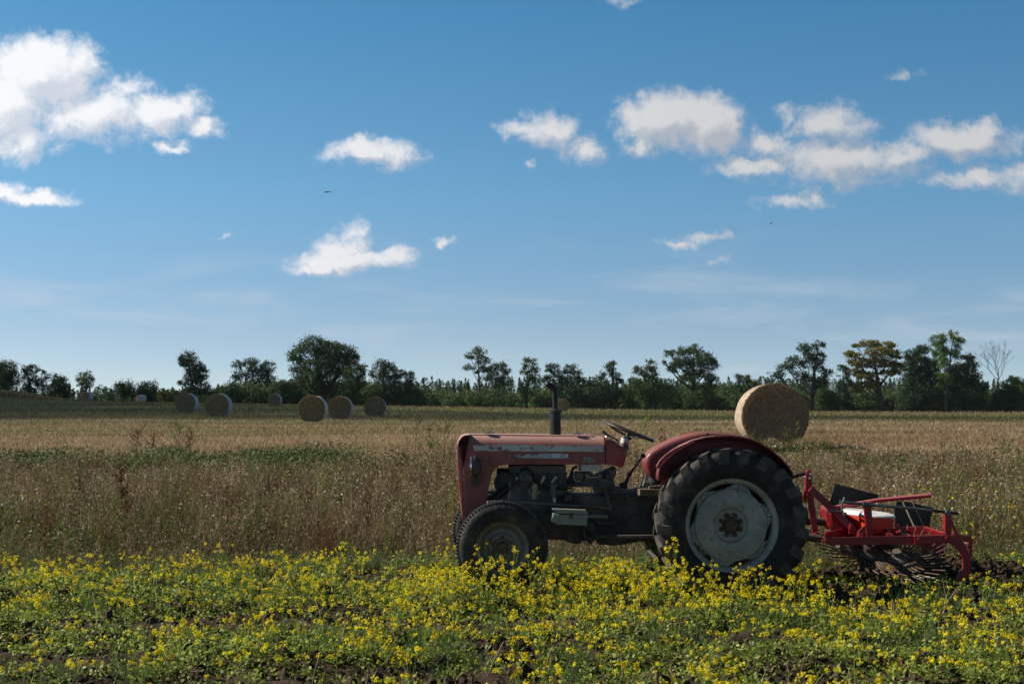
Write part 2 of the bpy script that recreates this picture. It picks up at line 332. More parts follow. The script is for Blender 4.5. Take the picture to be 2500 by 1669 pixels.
# ------------------------------------------------------------------ trees
def leafmat(name, a, b, c): return mat(name, b, .6, tint=[(0, a), (1, c), (.5, b)], transl=.28, spec=.25)
ML = {'oak': leafmat('foliage_oak', (0.025, 0.053, 0.016), (0.043, 0.085, 0.025), (0.078, 0.124, 0.037)),
      'dark': leafmat('foliage_dark', (0.019, 0.046, 0.022), (0.034, 0.071, 0.031), (0.059, 0.102, 0.040)),
      'mid': leafmat('foliage_mid', (0.037, 0.071, 0.022), (0.065, 0.112, 0.031), (0.116, 0.163, 0.046)),
      'light': leafmat('foliage_light', (0.062, 0.112, 0.025), (0.102, 0.171, 0.037), (0.155, 0.232, 0.056)),
      'gold': leafmat('foliage_gold', (.085, .082, .018), (.17, .155, .030), (.28, .235, .045)),
      'con': leafmat('foliage_conifer', (0.025, 0.056, 0.031), (0.043, 0.081, 0.043), (0.068, 0.109, 0.053))}
MBARK = mat('bark', (.030, .026, .021), .9, (.06, .052, .042), scale=3, bump=.5, bscale=8)
MBARKL = mat('bark_pale', (.055, .05, .043), .9, (.10, .09, .078), scale=3, bump=.4, bscale=8)
def crown_soup(S, cs, rs, leaf, dens, clumpy=.30, flat=.8):
    """cs centres, rs radii (n,3); leaves gathered into clumps spread through each ellipsoid"""
    for c, r in zip(cs, rs):
        area = math.pi * r[0] * r[2]; n = int(3.9 * dens * area / (leaf * leaf * .5)) + 12
        nc = max(5, int(n / 34)); d = rnd_dir(nc); rad = RNG.uniform(.15, 1.0, nc) ** .45
        cc = c + d * rad[:, None] * r
        idx = RNG.integers(0, nc, n); cr = clumpy * float(np.mean(r)) + leaf * .6
        cr = min(cr, leaf * 4.6)
        off = RNG.normal(size=(n, 3)) * cr * .5; off[:, 2] *= flat
        p = cc[idx] + off; t = RNG.uniform(0, .55, nc)[idx] + RNG.uniform(0, .45, n)
        S.add(leaf_quads(p, leaf * RNG.uniform(.7, 1.4, n), leaf * RNG.uniform(.5, .9, n), up=.2), 4, t)
def tree(name, label, Zc, D, bx, blobs, kind='oak', dens=1.9, leaf=.24, trunk_r=.28, bark=None, group='trees along the far hedge line', cat='tree', top=None, flat=.8, limbs=True):
    px, _ = Zc(bx, 0); x = (px - 1250) / FOC * D; z0 = float(gz(x, D, False)[0]); root = empty(name, (x, D, z0), label=label, cat=cat, group=group)
    cs, rs = [], []; s = D / FOC
    k = 3.356 if Zc in (Z4, Z5) else (3.915 if Zc is Z6 else 3.614)
    for X, Y, rx, ry in blobs:
        p = np.array(at(*Zc(X, Y), D)) - np.array([x, D, z0]); rx, ry = rx / k * s, ry / k * s
        p[1] += RNG.uniform(-.5, .5) * rx; cs.append(p); rs.append(np.array([rx, .85 * (rx + ry) / 2 + .3, ry]))
    cs = np.array(cs); rs = np.array(rs)
    S = Soup(); crown_soup(S, cs, rs, leaf, dens, flat=flat); S.build('crown', ML[kind], root)
    T = Soup(); hi = cs[np.argmax(cs[:, 2])]; bend = [np.array([0, 0, -.4])]; H = hi[2]
    for t in (.2, .4, .6, .8, 1.0):
        bend.append(np.array([hi[0] * t ** 1.6 + RNG.uniform(-.1, .1), hi[1] * t, -.4 + (H + .4) * t * .96]))
    bend = np.array(bend); rr = trunk_r * np.array([1.25, 1, .85, .65, .42, .12])
    for i in range(5): tube_soup(T, bend[i], bend[i + 1], rr[i], rr[i + 1], k=7)
    if limbs:
        for c, r in zip(cs, rs):
            zt = max(.22 * H, c[2] - abs(c[0]) * .75 - .5 * r[2] - .6); zt = min(zt, c[2]); t = np.clip(zt / H, .05, .95) * 5; i = min(int(t), 4)
            s0 = bend[i] + (bend[i + 1] - bend[i]) * (t - i); r0 = max(.05, rr[i] * .45)
            mid = s0 * .5 + c * .5 + np.array([0, 0, -.12 * abs(c[0])])
            tube_soup(T, s0, mid, r0, r0 * .65, k=5); tube_soup(T, mid, c, r0 * .65, r0 * .3, k=5)
            for _ in range(4):
                e = c + rnd_dir(1)[0] * r * .8; tube_soup(T, c * .7 + mid * .3, e, r0 * .3, .02, k=4)
    T.build('trunk', bark or MBARK, root)
    return root
tree('broadleaf_tree', 'bushy dark tree cut by the left edge behind the grassy mound', Z4, 232, 60, [(60,410,90,75),(0,480,80,110),(110,500,60,90),(40,540,100,70)], 'mid')
tree('broadleaf_tree', 'open crowned tree beside the metal lattice tower', Z4, 232, 250, [(215,395,42,42),(280,410,50,45),(240,480,60,60),(330,520,55,60),(380,460,35,35),(260,560,80,60)], 'mid', dens=1.3)
tree('broadleaf_tree', 'small rounded tree just right of the lattice tower', Z4, 228, 490, [(495,520,75,75),(440,580,60,60),(520,600,60,60)], 'mid')
tree('broadleaf_tree', 'small round airy tree behind the most distant left bale', Z4, 236, 700, [(700,480,72,58),(660,510,40,40),(730,530,50,40)], 'mid', dens=1.2)
tree('broadleaf_tree', 'low spreading tree left of the white wrapped bale seen side on', Z4, 232, 1030, [(1030,570,85,75),(990,560,50,50),(1050,640,80,50)], 'mid', dens=1.4)
tree('broadleaf_tree', 'low dark domed tree behind the white wrapped bale seen side on', Z4, 232, 1210, [(1210,570,92,70),(1160,620,60,55),(1240,640,70,45)], 'oak')
tree('yellowing_bush', 'yellow leaved autumn bush left of the pair of bales', Z4, 225, 1360, [(1350,630,70,40),(1390,650,50,30),(1350,600,40,20)], 'gold', dens=1.6, trunk_r=.1, cat='bush', group='bushes along the hedge line')
tree('broadleaf_tree', 'tall narrow tree rising over the pair of left bales', Z4, 230, 1600, [(1545,320,70,60),(1505,350,45,40),(1600,400,85,60),(1655,440,60,60),(1580,480,80,50),(1510,515,48,28),(1630,560,90,60),(1590,620,70,60)], 'dark', dens=1.7)
tree('broadleaf_tree', 'broad loose crowned tree above the small bale left of the great oak', Z4, 230, 2090, [(1950,375,62,38),(2060,355,68,62),(2180,395,80,60),(1965,460,70,45),(2090,450,95,60),(2205,480,70,60),(2090,560,90,75),(2230,560,50,40)], 'dark', dens=1.35)
tree('oak_tree', 'biggest tree, huge dark spreading oak behind the three central bales', Z5, 222, 500, [(430,215,125,85),(300,290,85,85),(560,265,115,95),(680,265,90,82),(320,430,95,60),(480,390,150,90),(640,400,130,90),(450,510,170,60),(730,330,70,60),(560,560,120,80),(300,520,70,60)], 'oak', dens=1.75, leaf=.25, trunk_r=.75)
tree('broadleaf_tree', 'dense tree leaning out of the right flank of the great oak', Z5, 219, 765, [(765,430,85,75),(815,400,40,35),(740,530,90,75),(700,600,90,80),(810,520,45,60)], 'oak', dens=1.5)
tree('dark_shrub', 'rounded dark shrub under the left side of the great oak', Z5, 215, 190, [(190,540,70,60),(140,600,80,80),(250,610,90,80)], 'oak', dens=2.2, trunk_r=.12, cat='shrub', group='bushes along the hedge line')
tree('broadleaf_tree', 'tree with a ragged right side stepping down from the great oak', Z5, 228, 1000, [(990,370,85,42),(950,430,80,55),(1045,430,70,60),(1000,520,120,80),(1130,445,55,45),(1215,465,60,35),(1180,550,80,60),(1040,620,110,70)], 'dark', dens=1.4)
tree('slender_tree', 'slender bare stemmed tree with a high leaning crown left of the exhaust pipe', Z5, 226, 1780, [(1770,265,65,50),(1695,295,50,35),(1790,335,72,48),(1710,390,55,30),(1830,400,45,35),(1780,430,40,25)], 'mid', dens=1.15, trunk_r=.22, bark=MBARKL)
tree('slender_tree', 'thin tree leaning right with an open crown, second of the three slender ones', Z5, 226, 1930, [(1900,400,70,42),(1965,385,55,45),(1930,460,88,45),(1860,480,48,38),(1950,520,70,40),(2000,420,40,30)], 'mid', dens=1.15, trunk_r=.2, bark=MBARKL)
tree('slender_tree', 'upright oval crowned slender tree nearest the tractor exhaust pipe', Z5, 226, 2145, [(2190,350,60,50),(2155,420,45,45),(2225,430,50,55),(2190,490,60,38),(2170,600,60,70)], 'mid', dens=1.3, trunk_r=.2, bark=MBARKL)
tree('shaggy_tree', 'shaggy dark multi stemmed tree directly behind the exhaust pipe', Z6, 224, 545, [(150,460,42,38),(215,475,55,55),(345,465,70,50),(410,540,70,60),(250,590,140,80),(450,590,50,60),(340,700,150,130),(120,560,40,40)], 'dark', dens=1.5)
tree('pointed_tree', 'pointed tree with a narrow top between the exhaust and the steering wheel', Z6, 224, 780, [(772,405,38,40),(750,455,62,45),(780,530,60,55),(830,590,35,32),(660,550,60,45),(560,620,60,55),(650,680,130,120),(790,680,70,80)], 'dark', dens=1.5, bark=MBARKL)
tree('broadleaf_tree', 'rounded tree on pale forked stems above the steering wheel', Z6, 222, 1170, [(1130,440,70,52),(1020,490,65,45),(1130,520,90,55),(975,585,55,45),(1100,640,150,90),(1250,700,120,110),(1060,770,130,85)], 'mid', dens=1.5, bark=MBARKL)
tree('oak_tree', 'large olive oak with spreading flat tiers, left of the near bale', Z6, 220, 1530, [(1540,290,75,58),(1420,305,65,42),(1305,315,50,38),(1620,360,100,65),(1690,430,72,75),(1440,390,110,60),(1350,465,65,42),(1560,470,120,80),(1500,545,100,45),(1258,408,28,13),(1700,560,80,50),(1640,680,110,80),(1550,790,140,80)], 'light', dens=1.9, trunk_r=.45)
bpy.data.objects['oak_tree.001'].children[0].data.materials[0] = ML['mid']
tree('broadleaf_tree', 'low leafy tree peeking over the left shoulder of the near bale', Z6, 218, 2030, [(2020,565,75,48),(2110,615,65,45),(2010,680,110,75),(1960,760,100,90)], 'mid')
tree('broadleaf_tree', 'open tree with long bare lower limbs right behind the near bale', Z7, 218, 470, [(530,225,60,42),(400,250,72,42),(470,295,90,52),(325,370,85,52),(470,390,110,65),(545,340,55,55),(250,430,85,42),(170,480,75,34),(110,545,45,20),(400,500,110,42),(600,465,65,42),(560,540,90,60)], 'dark', dens=1.35, trunk_r=.36)
tree('dark_shrub', 'dark rounded shrub under the tree right of the near bale', Z7, 220, 600, [(600,660,90,90),(560,730,80,90),(640,740,80,80)], 'mid', dens=2.0, trunk_r=.12, cat='shrub', group='bushes along the hedge line')
tree('dark_shrub', 'pointed dark shrub between the golden tree and its left neighbour', Z7, 222, 740, [(740,590,45,50),(740,660,80,80),(780,740,80,80)], 'dark', dens=1.8, trunk_r=.12, cat='shrub', group='bushes along the hedge line')
tree('golden_tree', 'amber autumn tree with layered branches, the only golden one', Z7, 216, 1090, [(1000,215,105,32),(880,228,58,13),(1160,228,80,30),(835,305,80,34),(1050,290,130,45),(1215,310,60,45),(900,380,110,42),(1080,385,130,48),(1220,400,60,45),(860,460,75,38),(960,490,110,38),(1160,470,90,38),(895,580,90,34),(1010,570,60,30),(880,625,60,18)], 'gold', dens=2.6, trunk_r=.38, flat=.55)
tree('broadleaf_tree', 'small green tree poking out left of the golden tree', Z7, 224, 760, [(745,425,45,38),(790,470,40,50),(800,540,30,40)], 'dark', dens=1.5)
tree('broadleaf_tree', 'dark dense tree between the golden tree and the tall light green one', Z7, 220, 1435, [(1440,260,72,48),(1340,315,65,52),(1430,390,115,80),(1330,430,85,65),(1430,530,130,75),(1500,640,160,100),(1350,700,130,100),(1380,560,110,90),(1540,420,90,80),(1560,560,110,90)], 'dark', dens=2.3)
tree('tall_tree', 'tallest tree of the right group with light green leaves on a leaning pale stem', Z7, 216, 1655, [(1600,175,85,50),(1720,140,38,48),(1775,205,55,52),(1590,265,85,60),(1700,290,90,55),(1620,370,70,52),(1610,505,75,42),(1660,560,60,35)], 'light', dens=1.7, bark=MBARKL, trunk_r=.25)
tree('broad_conifer', 'dark broad tree sloping down to the right, last full one of the right group', Z7, 218, 1820, [(1850,335,55,45),(1820,425,110,55),(1870,515,120,52),(1905,590,105,45),(1790,560,120,75),(1820,700,170,90),(1690,700,100,90),(1720,480,80,80),(1740,620,130,90),(1880,660,130,70)], 'dark', dens=2.4)
tree('broadleaf_tree', 'low dark tree cut by the right edge under the bare tree', Z7, 218, 2270, [(2255,530,50,35),(2200,610,100,65),(2310,630,80,85),(2150,700,90,80),(2270,750,120,80)], 'oak', dens=1.9)
def bare_tree():
    D = 220; px, _ = Z7(2100, 0); x = (px - 1250) / FOC * D; z0 = float(gz(x, D, False)[0])
    root = empty('bare_tree', (x, D, z0), label='leafless grey tree standing alone near the right edge', cat='tree', group='trees along the far hedge line')
    o = np.array([x, D, z0]); T = Soup(); B = Soup()
    def P(X, Y): return np.array(at(*Z7(X, Y), D)) - o
    pts = [np.array([0, 0, -.3]), P(2108, 600), P(2125, 510)]; rr = [.22, .16, .11]
    for i in range(2): tube_soup(T, pts[i], pts[i + 1], rr[i], rr[i + 1])
    rs = random.Random(4)
    def grow(p, d, l, r, n):
        e = p + d * l; tube_soup(B, p, e, r, r * .75, k=4)
        if n == 0: return
        for _ in range(2 if n > 1 else 3):
            dd = d + np.array([rs.uniform(-.45, .45), rs.uniform(-.45, .45), rs.uniform(-.05, .3)]); grow(e, unit(dd), l * rs.uniform(.72, .95), r * .68, n - 1)
    for X, Y in ((2050, 380), (2100, 340), (2160, 350), (2210, 400), (2060, 440)):
        grow(pts[2] if Y < 400 else pts[1] * .3 + pts[2] * .7, unit(P(X, Y) - pts[2] + np.array([0, rs.uniform(-2, 2), 0])), 1.35, .055, 5)
    T.build('trunk', MBARK, root); B.build('branches', MBARK, root)
bare_tree()
# hedge-bottom scrub nobody could count, and the far conifer wood
def scrub():
    S = Soup()
    prof = [(400,965,975),(480,955,980),(560,950,985),(640,935,990),(760,945,995),(880,940,998),(960,945,998),(1040,950,1000),(1120,958,1002),(1250,958,1002),(1330,955,1003),(1450,945,1005),(1560,945,1006),
            (1700,945,1008),(1800,948,1008),(1960,960,1010),(2040,955,1010),(2150,955,1010),(2260,950,1011),(2330,955,1011),(2420,955,1011),(2560,945,1011)]
    P = np.array(prof); px = -20
    while px < 2560:
        top = np.interp(px, P[:, 0], P[:, 1], left=968); D = RNG.uniform(224, 240); x = (px - 1250) / FOC * D
        z0 = float(gz(x, D, False)[0]); z1 = at(px, top + RNG.normal() * 7, D).z; h = max(z1 - z0, .8)
        if px > 395 or RNG.random() < .5:
            r = RNG.uniform(1.2, 2.4); crown_soup(S, [np.array([x, D, z0 + h * .45])], [np.array([r, r, h * .55])], .27, 1.7)
        px += RNG.uniform(6, 14)
    props(S.build('hedge_scrub', ML['mid']), 'dark tangled scrub filling the foot of the hedge line', 'scrub', kind='stuff')
    S = Soup(); T = Soup()
    for i in range(760):
        px = RNG.uniform(-50, 2550); D = RNG.uniform(400, 470) if i % 3 else RNG.uniform(300, 360)
        top = 928 if px > 1000 else (936 if px > 560 else 945); top += RNG.normal() * 5 + (14 if D < 380 else 0) - (6 if RNG.random() < .15 else 0)
        if px < 560: top += 4
        x = (px - 1250) / FOC * D; z0 = float(gz(x, D, False)[0]); z1 = at(px, top, D).z; h = z1 - z0
        n = int(190 if D > 380 else 230); t = RNG.uniform(0, 1, n) ** .8; con = RNG.random() < .7
        w = (1 - t) * h * (.19 if con else .3) + .12; 
        if not con: w = h * .24 * np.sqrt(np.clip(1 - (2 * t - 1) ** 2, .05, 1))
        a = RNG.uniform(0, 2 * np.pi, n); rr = np.sqrt(RNG.uniform(.1, 1, n)) * w
        p = np.stack([x + np.cos(a) * rr, D + np.sin(a) * rr, z0 + h * (.05 + .95 * t)], 1)
        S.add(leaf_quads(p, .8 * RNG.uniform(.5, 1.2, n), .42, up=.1), 4, RNG.uniform(0, .4) + RNG.uniform(0, .6, n))
    props(S.build('distant_wood', ML['con']), 'distant bluish conifer wood beyond the hedge line', 'wood', kind='stuff')
scrub()

# ------------------------------------------------------------------ straw bales
def straw_mat(name, axis_polar, base, dark):
    m = bpy.data.materials.new(name); m.use_nodes = True; t = m.node_tree; k = t.links.new; b = t.nodes['Principled BSDF']
    b.inputs['Roughness'].default_value = .85; b.inputs['Specular IOR Level'].default_value = .2
    co = N(t, 'ShaderNodeTexCoord'); sp = N(t, 'ShaderNodeSeparateXYZ'); k(co.outputs['Object'], sp.inputs[0])
    # polar coordinates round the bale's own axis (local Y): strands follow the roll
    v = N(t, 'ShaderNodeCombineXYZ'); k(sp.outputs[0], v.inputs[0]); k(sp.outputs[2], v.inputs[1])
    ln = N(t, 'ShaderNodeVectorMath', operation='LENGTH'); k(v.outputs[0], ln.inputs[0])
    an = N(t, 'ShaderNodeMath', operation='ARCTAN2'); k(sp.outputs[0], an.inputs[0]); k(sp.outputs[2], an.inputs[1])
    a2 = N(t, 'ShaderNodeMath', operation='MULTIPLY'); k(an.outputs[0], a2.inputs[0]); a2.inputs[1].default_value = 3.0
    r2 = N(t, 'ShaderNodeMath', operation='MULTIPLY_ADD'); k(ln.outputs['Value'], r2.inputs[0]); r2.inputs[1].default_value = 60.0; k(an.outputs[0], r2.inputs[2])
    pv = N(t, 'ShaderNodeCombineXYZ'); k(a2.outputs[0], pv.inputs[0]); k(r2.outputs[0], pv.inputs[1]); k(sp.outputs[1], pv.inputs[2])
    n = N(t, 'ShaderNodeTexNoise', inp={'Scale': 1.0, 'Detail': 6, 'Roughness': .7, 'Distortion': .4}); k(pv.outputs[0], n.inputs['Vector'])
    cr = N(t, 'ShaderNodeValToRGB'); k(n.outputs['Fac'], cr.inputs[0]); e = cr.color_ramp.elements
    e[0].position = .30; e[0].color = (*dark, 1); e[1].position = .72; e[1].color = (*base, 1)
    k(cr.outputs[0], b.inputs['Base Color'])
    bp = N(t, 'ShaderNodeBump', inp={'Strength': .9, 'Distance': .02}); k(n.outputs['Fac'], bp.inputs['Height']); k(bp.outputs[0], b.inputs['Normal'])
    return m
MSTRAW = straw_mat('straw_face', True, (.40, .275, .155), (.12, .08, .046))
MSTRAND = mat('straw_strand', (.4, .3, .15), .7, tint=[(0, (.14, .09, .05)), (1, (.50, .37, .21)), (.5, (.28, .19, .105))], transl=.15)
def net_mat():
    m = mat('net_wrap', (.66, .65, .65), .6, (.50, .46, .42), scale=4, spec=.4)
    t = m.node_tree; k = t.links.new; b = t.nodes['Principled BSDF']; co = N(t, 'ShaderNodeTexCoord')
    w = N(t, 'ShaderNodeTexWave', wave_type='BANDS', bands_direction='Y', inp={'Scale': 9, 'Distortion': 1.5, 'Detail': 3}); k(co.outputs['Object'], w.inputs['Vector'])
    bp = N(t, 'ShaderNodeBump', inp={'Strength': .35, 'Distance': .02}); k(w.outputs['Fac'], bp.inputs['Height']); k(bp.outputs[0], b.inputs['Normal'])
    return m
MNET = net_mat()
def bale(label, px, pyc, D, dia, yaw, fuzz=1, sag=.915, wd=1.2, strands=1600, xs=1.0):
    x = (px - 1250) / FOC * D; Rr = dia / 2; zc = at(px, pyc, D).z
    root = empty('round_bale', (x, D, zc - Rr * sag), R(yaw), label=label, cat='straw bale', group='round straw bales on the field')
    seg = 72; rng = np.random.default_rng(int(px))
    def ring(y, r, j=.0):
        out = []
        for i in range(seg):
            a = 2 * math.pi * i / seg; rr = r * (1 + .012 * math.sin(3 * a + px) + .008 * math.sin(7 * a + px)) + (rng.normal() * j)
            X = rr * math.sin(a) * xs; Zz = rr * math.cos(a); Zz = max(Zz, -Rr * sag + .02 * (1 - r / Rr)); out.append((X, y, Zz + Rr * sag))
        return out
    def loft(rings, name, m, capa=None, capb=None):
        bm = bmesh.new(); rv = [[bm.verts.new(p) for p in r] for r in rings]
        for a, b in zip(rv[:-1], rv[1:]):
            for i in range(seg): bm.faces.new((a[i], a[(i + 1) % seg], b[(i + 1) % seg], b[i]))
        if capa: c = bm.verts.new(capa); [bm.faces.new((c, rv[0][(i + 1) % seg], rv[0][i])) for i in range(seg)]
        if capb: c = bm.verts.new(capb); [bm.faces.new((c, rv[-1][i], rv[-1][(i + 1) % seg])) for i in range(seg)]
        for f in bm.faces: f.smooth = True
        me = bpy.data.meshes.new(name); bm.to_mesh(me); bm.free(); me.materials.append(m)
        o = bpy.data.objects.new(name, me); C.objects.link(o); o.parent = root; return o
    h = wd / 2; zz = Rr * sag
    for s in (-1, 1):
        rings = [ring(s * (h + .012 + .03 * (1 - (q / 10) ** 2)), Rr * q / 10 * .965, .004) for q in range(1, 11)] + [ring(s * (h - .02), Rr * .992, .004)]
        if s > 0: rings = rings[::-1]
        o = loft(rings, 'straw_face', MSTRAW, capa=(0, -h - .045, zz) if s < 0 else None, capb=(0, h + .045, zz) if s > 0 else None)
        # the face material wants its origin on the roll's axis
        o.location = (0, 0, zz); me = o.data; me.transform(Matrix.Translation((0, 0, -zz)))
    loft([ring(-h + .035, Rr * 1.0), ring(-h * .5, Rr * 1.008), ring(0, Rr * 1.01), ring(h * .5, Rr * 1.008), ring(h - .035, Rr * 1.0)], 'net_wrap', MNET)
    S = Soup(); n = strands; a = rng.uniform(0, 2 * np.pi, n); r = np.sqrt(rng.uniform(0, 1, n)) * Rr * .99
    ed = rng.random(n) < .35; r[ed] = Rr * rng.uniform(.94, 1.01, ed.sum())
    ca, sa = np.cos(a), np.sin(a); p = np.stack([r * sa, -h - .03 - .02 * (1 - (r / Rr) ** 2) - np.where(ed, -.03, 0), r * ca], 1)
    tg = np.stack([ca, np.zeros(n), -sa], 1) + rng.normal(size=(n, 3)) * np.array([.16, .16, .16]) + np.where(ed, .35, 0)[:, None] * rng.normal(size=(n, 3))
    tg = unit(tg); L_ = rng.uniform(.05, .17, n) * (Rr / .65); ww = rng.uniform(.003, .006, n) * fuzz
    nr = unit(np.stack([sa, np.zeros(n) - .3, ca], 1)); w = nr * ww[:, None]
    q = np.stack([p - tg * L_[:, None] * .5 - w, p + tg * L_[:, None] * .5 - w, p + tg * L_[:, None] * .5 + w, p - tg * L_[:, None] * .5 + w], 1)
    q[:, :, 0] *= xs; q[:, :, 2] = np.maximum(q[:, :, 2], -Rr * sag) + Rr * sag
    S.add(q, 4, rng.uniform(0, 1, n)); S.build('loose_straw', MSTRAND, root)
    return root
bale('large near bale with spiral straw face standing in weeds behind the tractor', 1880, 1016, 29.0, 1.29, -1.0, fuzz=.8, strands=11000)
for c_ in bpy.data.objects['round_bale'].children:
    if c_.name.startswith('net_wrap'): c_.data.materials[0] = mat('tan_wrap', (.44, .36, .28), .7, (.30, .22, .15), scale=9, spec=.2, bump=.4, bscale=25)
bale('shaggy bale standing nearest in the field group left of the tractor', 765, 998, 67.3, 1.27, 0, fuzz=1.6, strands=2600, xs=1.0)
bale('middle bale of the central trio, half hidden behind the shaggy one', 832, 995.5, 77.7, 1.27, 0, fuzz=1.6, strands=1400)
bale('right bale of the central trio with white wrap over its top', 917, 994, 85.7, 1.27, 2, fuzz=1.7, strands=1200)
bale('right bale of the left pair, flat bottomed with white wrap on its right edge', 535, 990, 84, 1.40, -1, fuzz=1.7, strands=1200)
bale('left bale of the left pair with a white wrapped right edge', 457, 984, 96, 1.36, 1, fuzz=1.8, strands=1000)
bale('small bale alone between the left pair and the central trio', 672, 976.5, 145, 1.30, 0, fuzz=2.2, strands=500)
bale('small tan bale just right of the tractor exhaust pipe', 1374, 989, 139, 1.30, -3, fuzz=2.2, strands=500)
bale('tiny far bale on the rise at the far left with white wrap on its right', 213, 967, 188, 1.30, -11, fuzz=2.5, strands=400)
bale('tiny far bale seen side on, showing mostly white wrap', 345, 974.5, 217, 1.30, -48, fuzz=2.5, strands=300)
# ------------------------------------------------------------------ tractor and implement
TY = R(2.0); TO = Vector((1.755, 11.27, 0.0))
_rx = Vector((math.cos(TY), math.sin(TY), 0)); _ry = Vector((-math.sin(TY), math.cos(TY), 0))
def T(px, py, w):
    """point on the machine's own lengthwise plane at lateral distance w, in machine coordinates"""
    d = ray(px, py); o = Vector((0, 0, EYE)) - TO
    ol = Vector((o.dot(_rx), o.dot(_ry), o.z)); dl = Vector((d.dot(_rx), d.dot(_ry), d.z)); t = (w - ol.y) / dl.y
    return ol + dl * t
Z1 = lambda X, Y: (1080 + X * .25515, 1000 + Y * .25515)
Z2 = lambda X, Y: (1500 + X * .2679, 1000 + Y * .2679)
Z3 = lambda X, Y: (1930 + X * .21286, 1110 + Y * .2129)
Q1 = lambda X, Y, w: T(*Z1(X, Y), w)
Q2 = lambda X, Y, w: T(*Z2(X, Y), w)
Q3 = lambda X, Y, w: T(*Z3(X, Y), w)
Q6 = lambda X, Y, w: T(*Z6(X, Y), w)

class MB:
    def __init__(s): s.bm = bmesh.new()
    def slab(s, pts, w0, w1):
        """pts: machine points in one plane (x,z used) extruded from w0 to w1"""
        a = [s.bm.verts.new((p[0], w0, p[2])) for p in pts]; b = [s.bm.verts.new((p[0], w1, p[2])) for p in pts]; n = len(pts)
        s.bm.faces.new(a); s.bm.faces.new(b[::-1])
        for i in range(n): s.bm.faces.new((a[i], b[i], b[(i + 1) % n], a[(i + 1) % n]))
        return s
    def prism(s, top, dz, taper=1.0):
        c = sum((Vector(p) for p in top), Vector()) / len(top); a = [s.bm.verts.new(p) for p in top]
        b = [s.bm.verts.new((c.x + (p[0] - c.x) * taper, c.y + (p[1] - c.y) * taper, p[2] - dz)) for p in top]; n = len(top)
        s.bm.faces.new(a); s.bm.faces.new(b[::-1])
        for i in range(n): s.bm.faces.new((a[i], b[i], b[(i + 1) % n], a[(i + 1) % n]))
        return s
    def box(s, c, size, rot=None):
        g = bmesh.ops.create_cube(s.bm, size=1.0); m = Matrix.Translation(c) @ (rot.to_4x4() if rot else Matrix()) @ Matrix.Diagonal((*size, 1))
        bmesh.ops.transform(s.bm, matrix=m, verts=g['verts']); return s
    def tube(s, pts, r, k=10, cap=True, flat=1.0):
        pts = [Vector(p) for p in pts]; n = len(pts); rs = r if isinstance(r, (list, tuple)) else [r] * n
        rings = []; up = None
        for i, p in enumerate(pts):
            d = (pts[min(i + 1, n - 1)] - pts[max(i - 1, 0)]).normalized()
            if up is None: up = Vector((0, 1, 0)) if abs(d.y) < .9 else Vector((1, 0, 0))
            a = d.cross(up).normalized(); b = a.cross(d).normalized(); up = b
            rings.append([s.bm.verts.new(p + a * rs[i] * math.cos(2 * math.pi * j / k) + b * rs[i] * flat * math.sin(2 * math.pi * j / k)) for j in range(k)])
        for x, y in zip(rings[:-1], rings[1:]):
            for j in range(k): s.bm.faces.new((x[j], y[j], y[(j + 1) % k], x[(j + 1) % k]))
        if cap: s.bm.faces.new(rings[0]); s.bm.faces.new(rings[-1][::-1])
        return s
    def lathe(s, c, prof, seg=48, axis='y', a0=0, closed=False):
        """prof: (radius, offset along axis) turned about the machine's lateral axis through c=(x,z)"""
        rings = []
        for r, w in prof:
            if r < 1e-5: rings.append([s.bm.verts.new((c[0], w, c[1]))]); continue
            rings.append([s.bm.verts.new((c[0] + r * math.sin(a0 + 2 * math.pi * i / seg), w, c[1] + r * math.cos(a0 + 2 * math.pi * i / seg))) for i in range(seg)])
        if closed: rings.append(rings[0])
        for x, y in zip(rings[:-1], rings[1:]):
            for i in range(seg):
                j = (i + 1) % seg
                if len(x) == 1 and len(y) == 1: continue
                if len(x) == 1: s.bm.faces.new((x[0], y[j], y[i]))
                elif len(y) == 1: s.bm.faces.new((x[i], x[j], y[0]))
                else: s.bm.faces.new((x[i], x[j], y[j], y[i]))
        return s
    def ball(s, c, r, sx=1, sy=1, sz=1):
        g = bmesh.ops.create_icosphere(s.bm, subdivisions=2, radius=r)
        bmesh.ops.transform(s.bm, matrix=Matrix.Translation(c) @ Matrix.Diagonal((sx, sy, sz, 1)), verts=g['verts']); return s
    def beam(s, p0, p1, h, t):
        p0, p1 = Vector(p0), Vector(p1); d = (p1 - p0); L_ = d.length; d.normalize()
        y = Vector((0, 1, 0)) - d * d.y; y.normalize(); z = d.cross(y)
        m = Matrix(((d.x, y.x, z.x), (d.y, y.y, z.y), (d.z, y.z, z.z)))
        return s.box((p0 + p1) / 2, (L_, t, h), m)
    def obj(s, name, m, parent=None, bevel=0.0, smooth=40, label=None):
        bmesh.ops.recalc_face_normals(s.bm, faces=s.bm.faces)
        me = bpy.data.meshes.new(name); s.bm.to_mesh(me); s.bm.free(); me.materials.append(m)
        for f in me.polygons: f.use_smooth = True
        try: me.set_sharp_from_angle(angle=R(smooth))
        except Exception: pass
        o = bpy.data.objects.new(name, me); C.objects.link(o)
        if parent: o.parent = parent
        if bevel:
            b = o.modifiers.new('bevel', 'BEVEL'); b.width = bevel; b.segments = 2; b.limit_method = 'ANGLE'; b.angle_limit = R(38); b.harden_normals = False
        if label: o['label'] = label
        return o

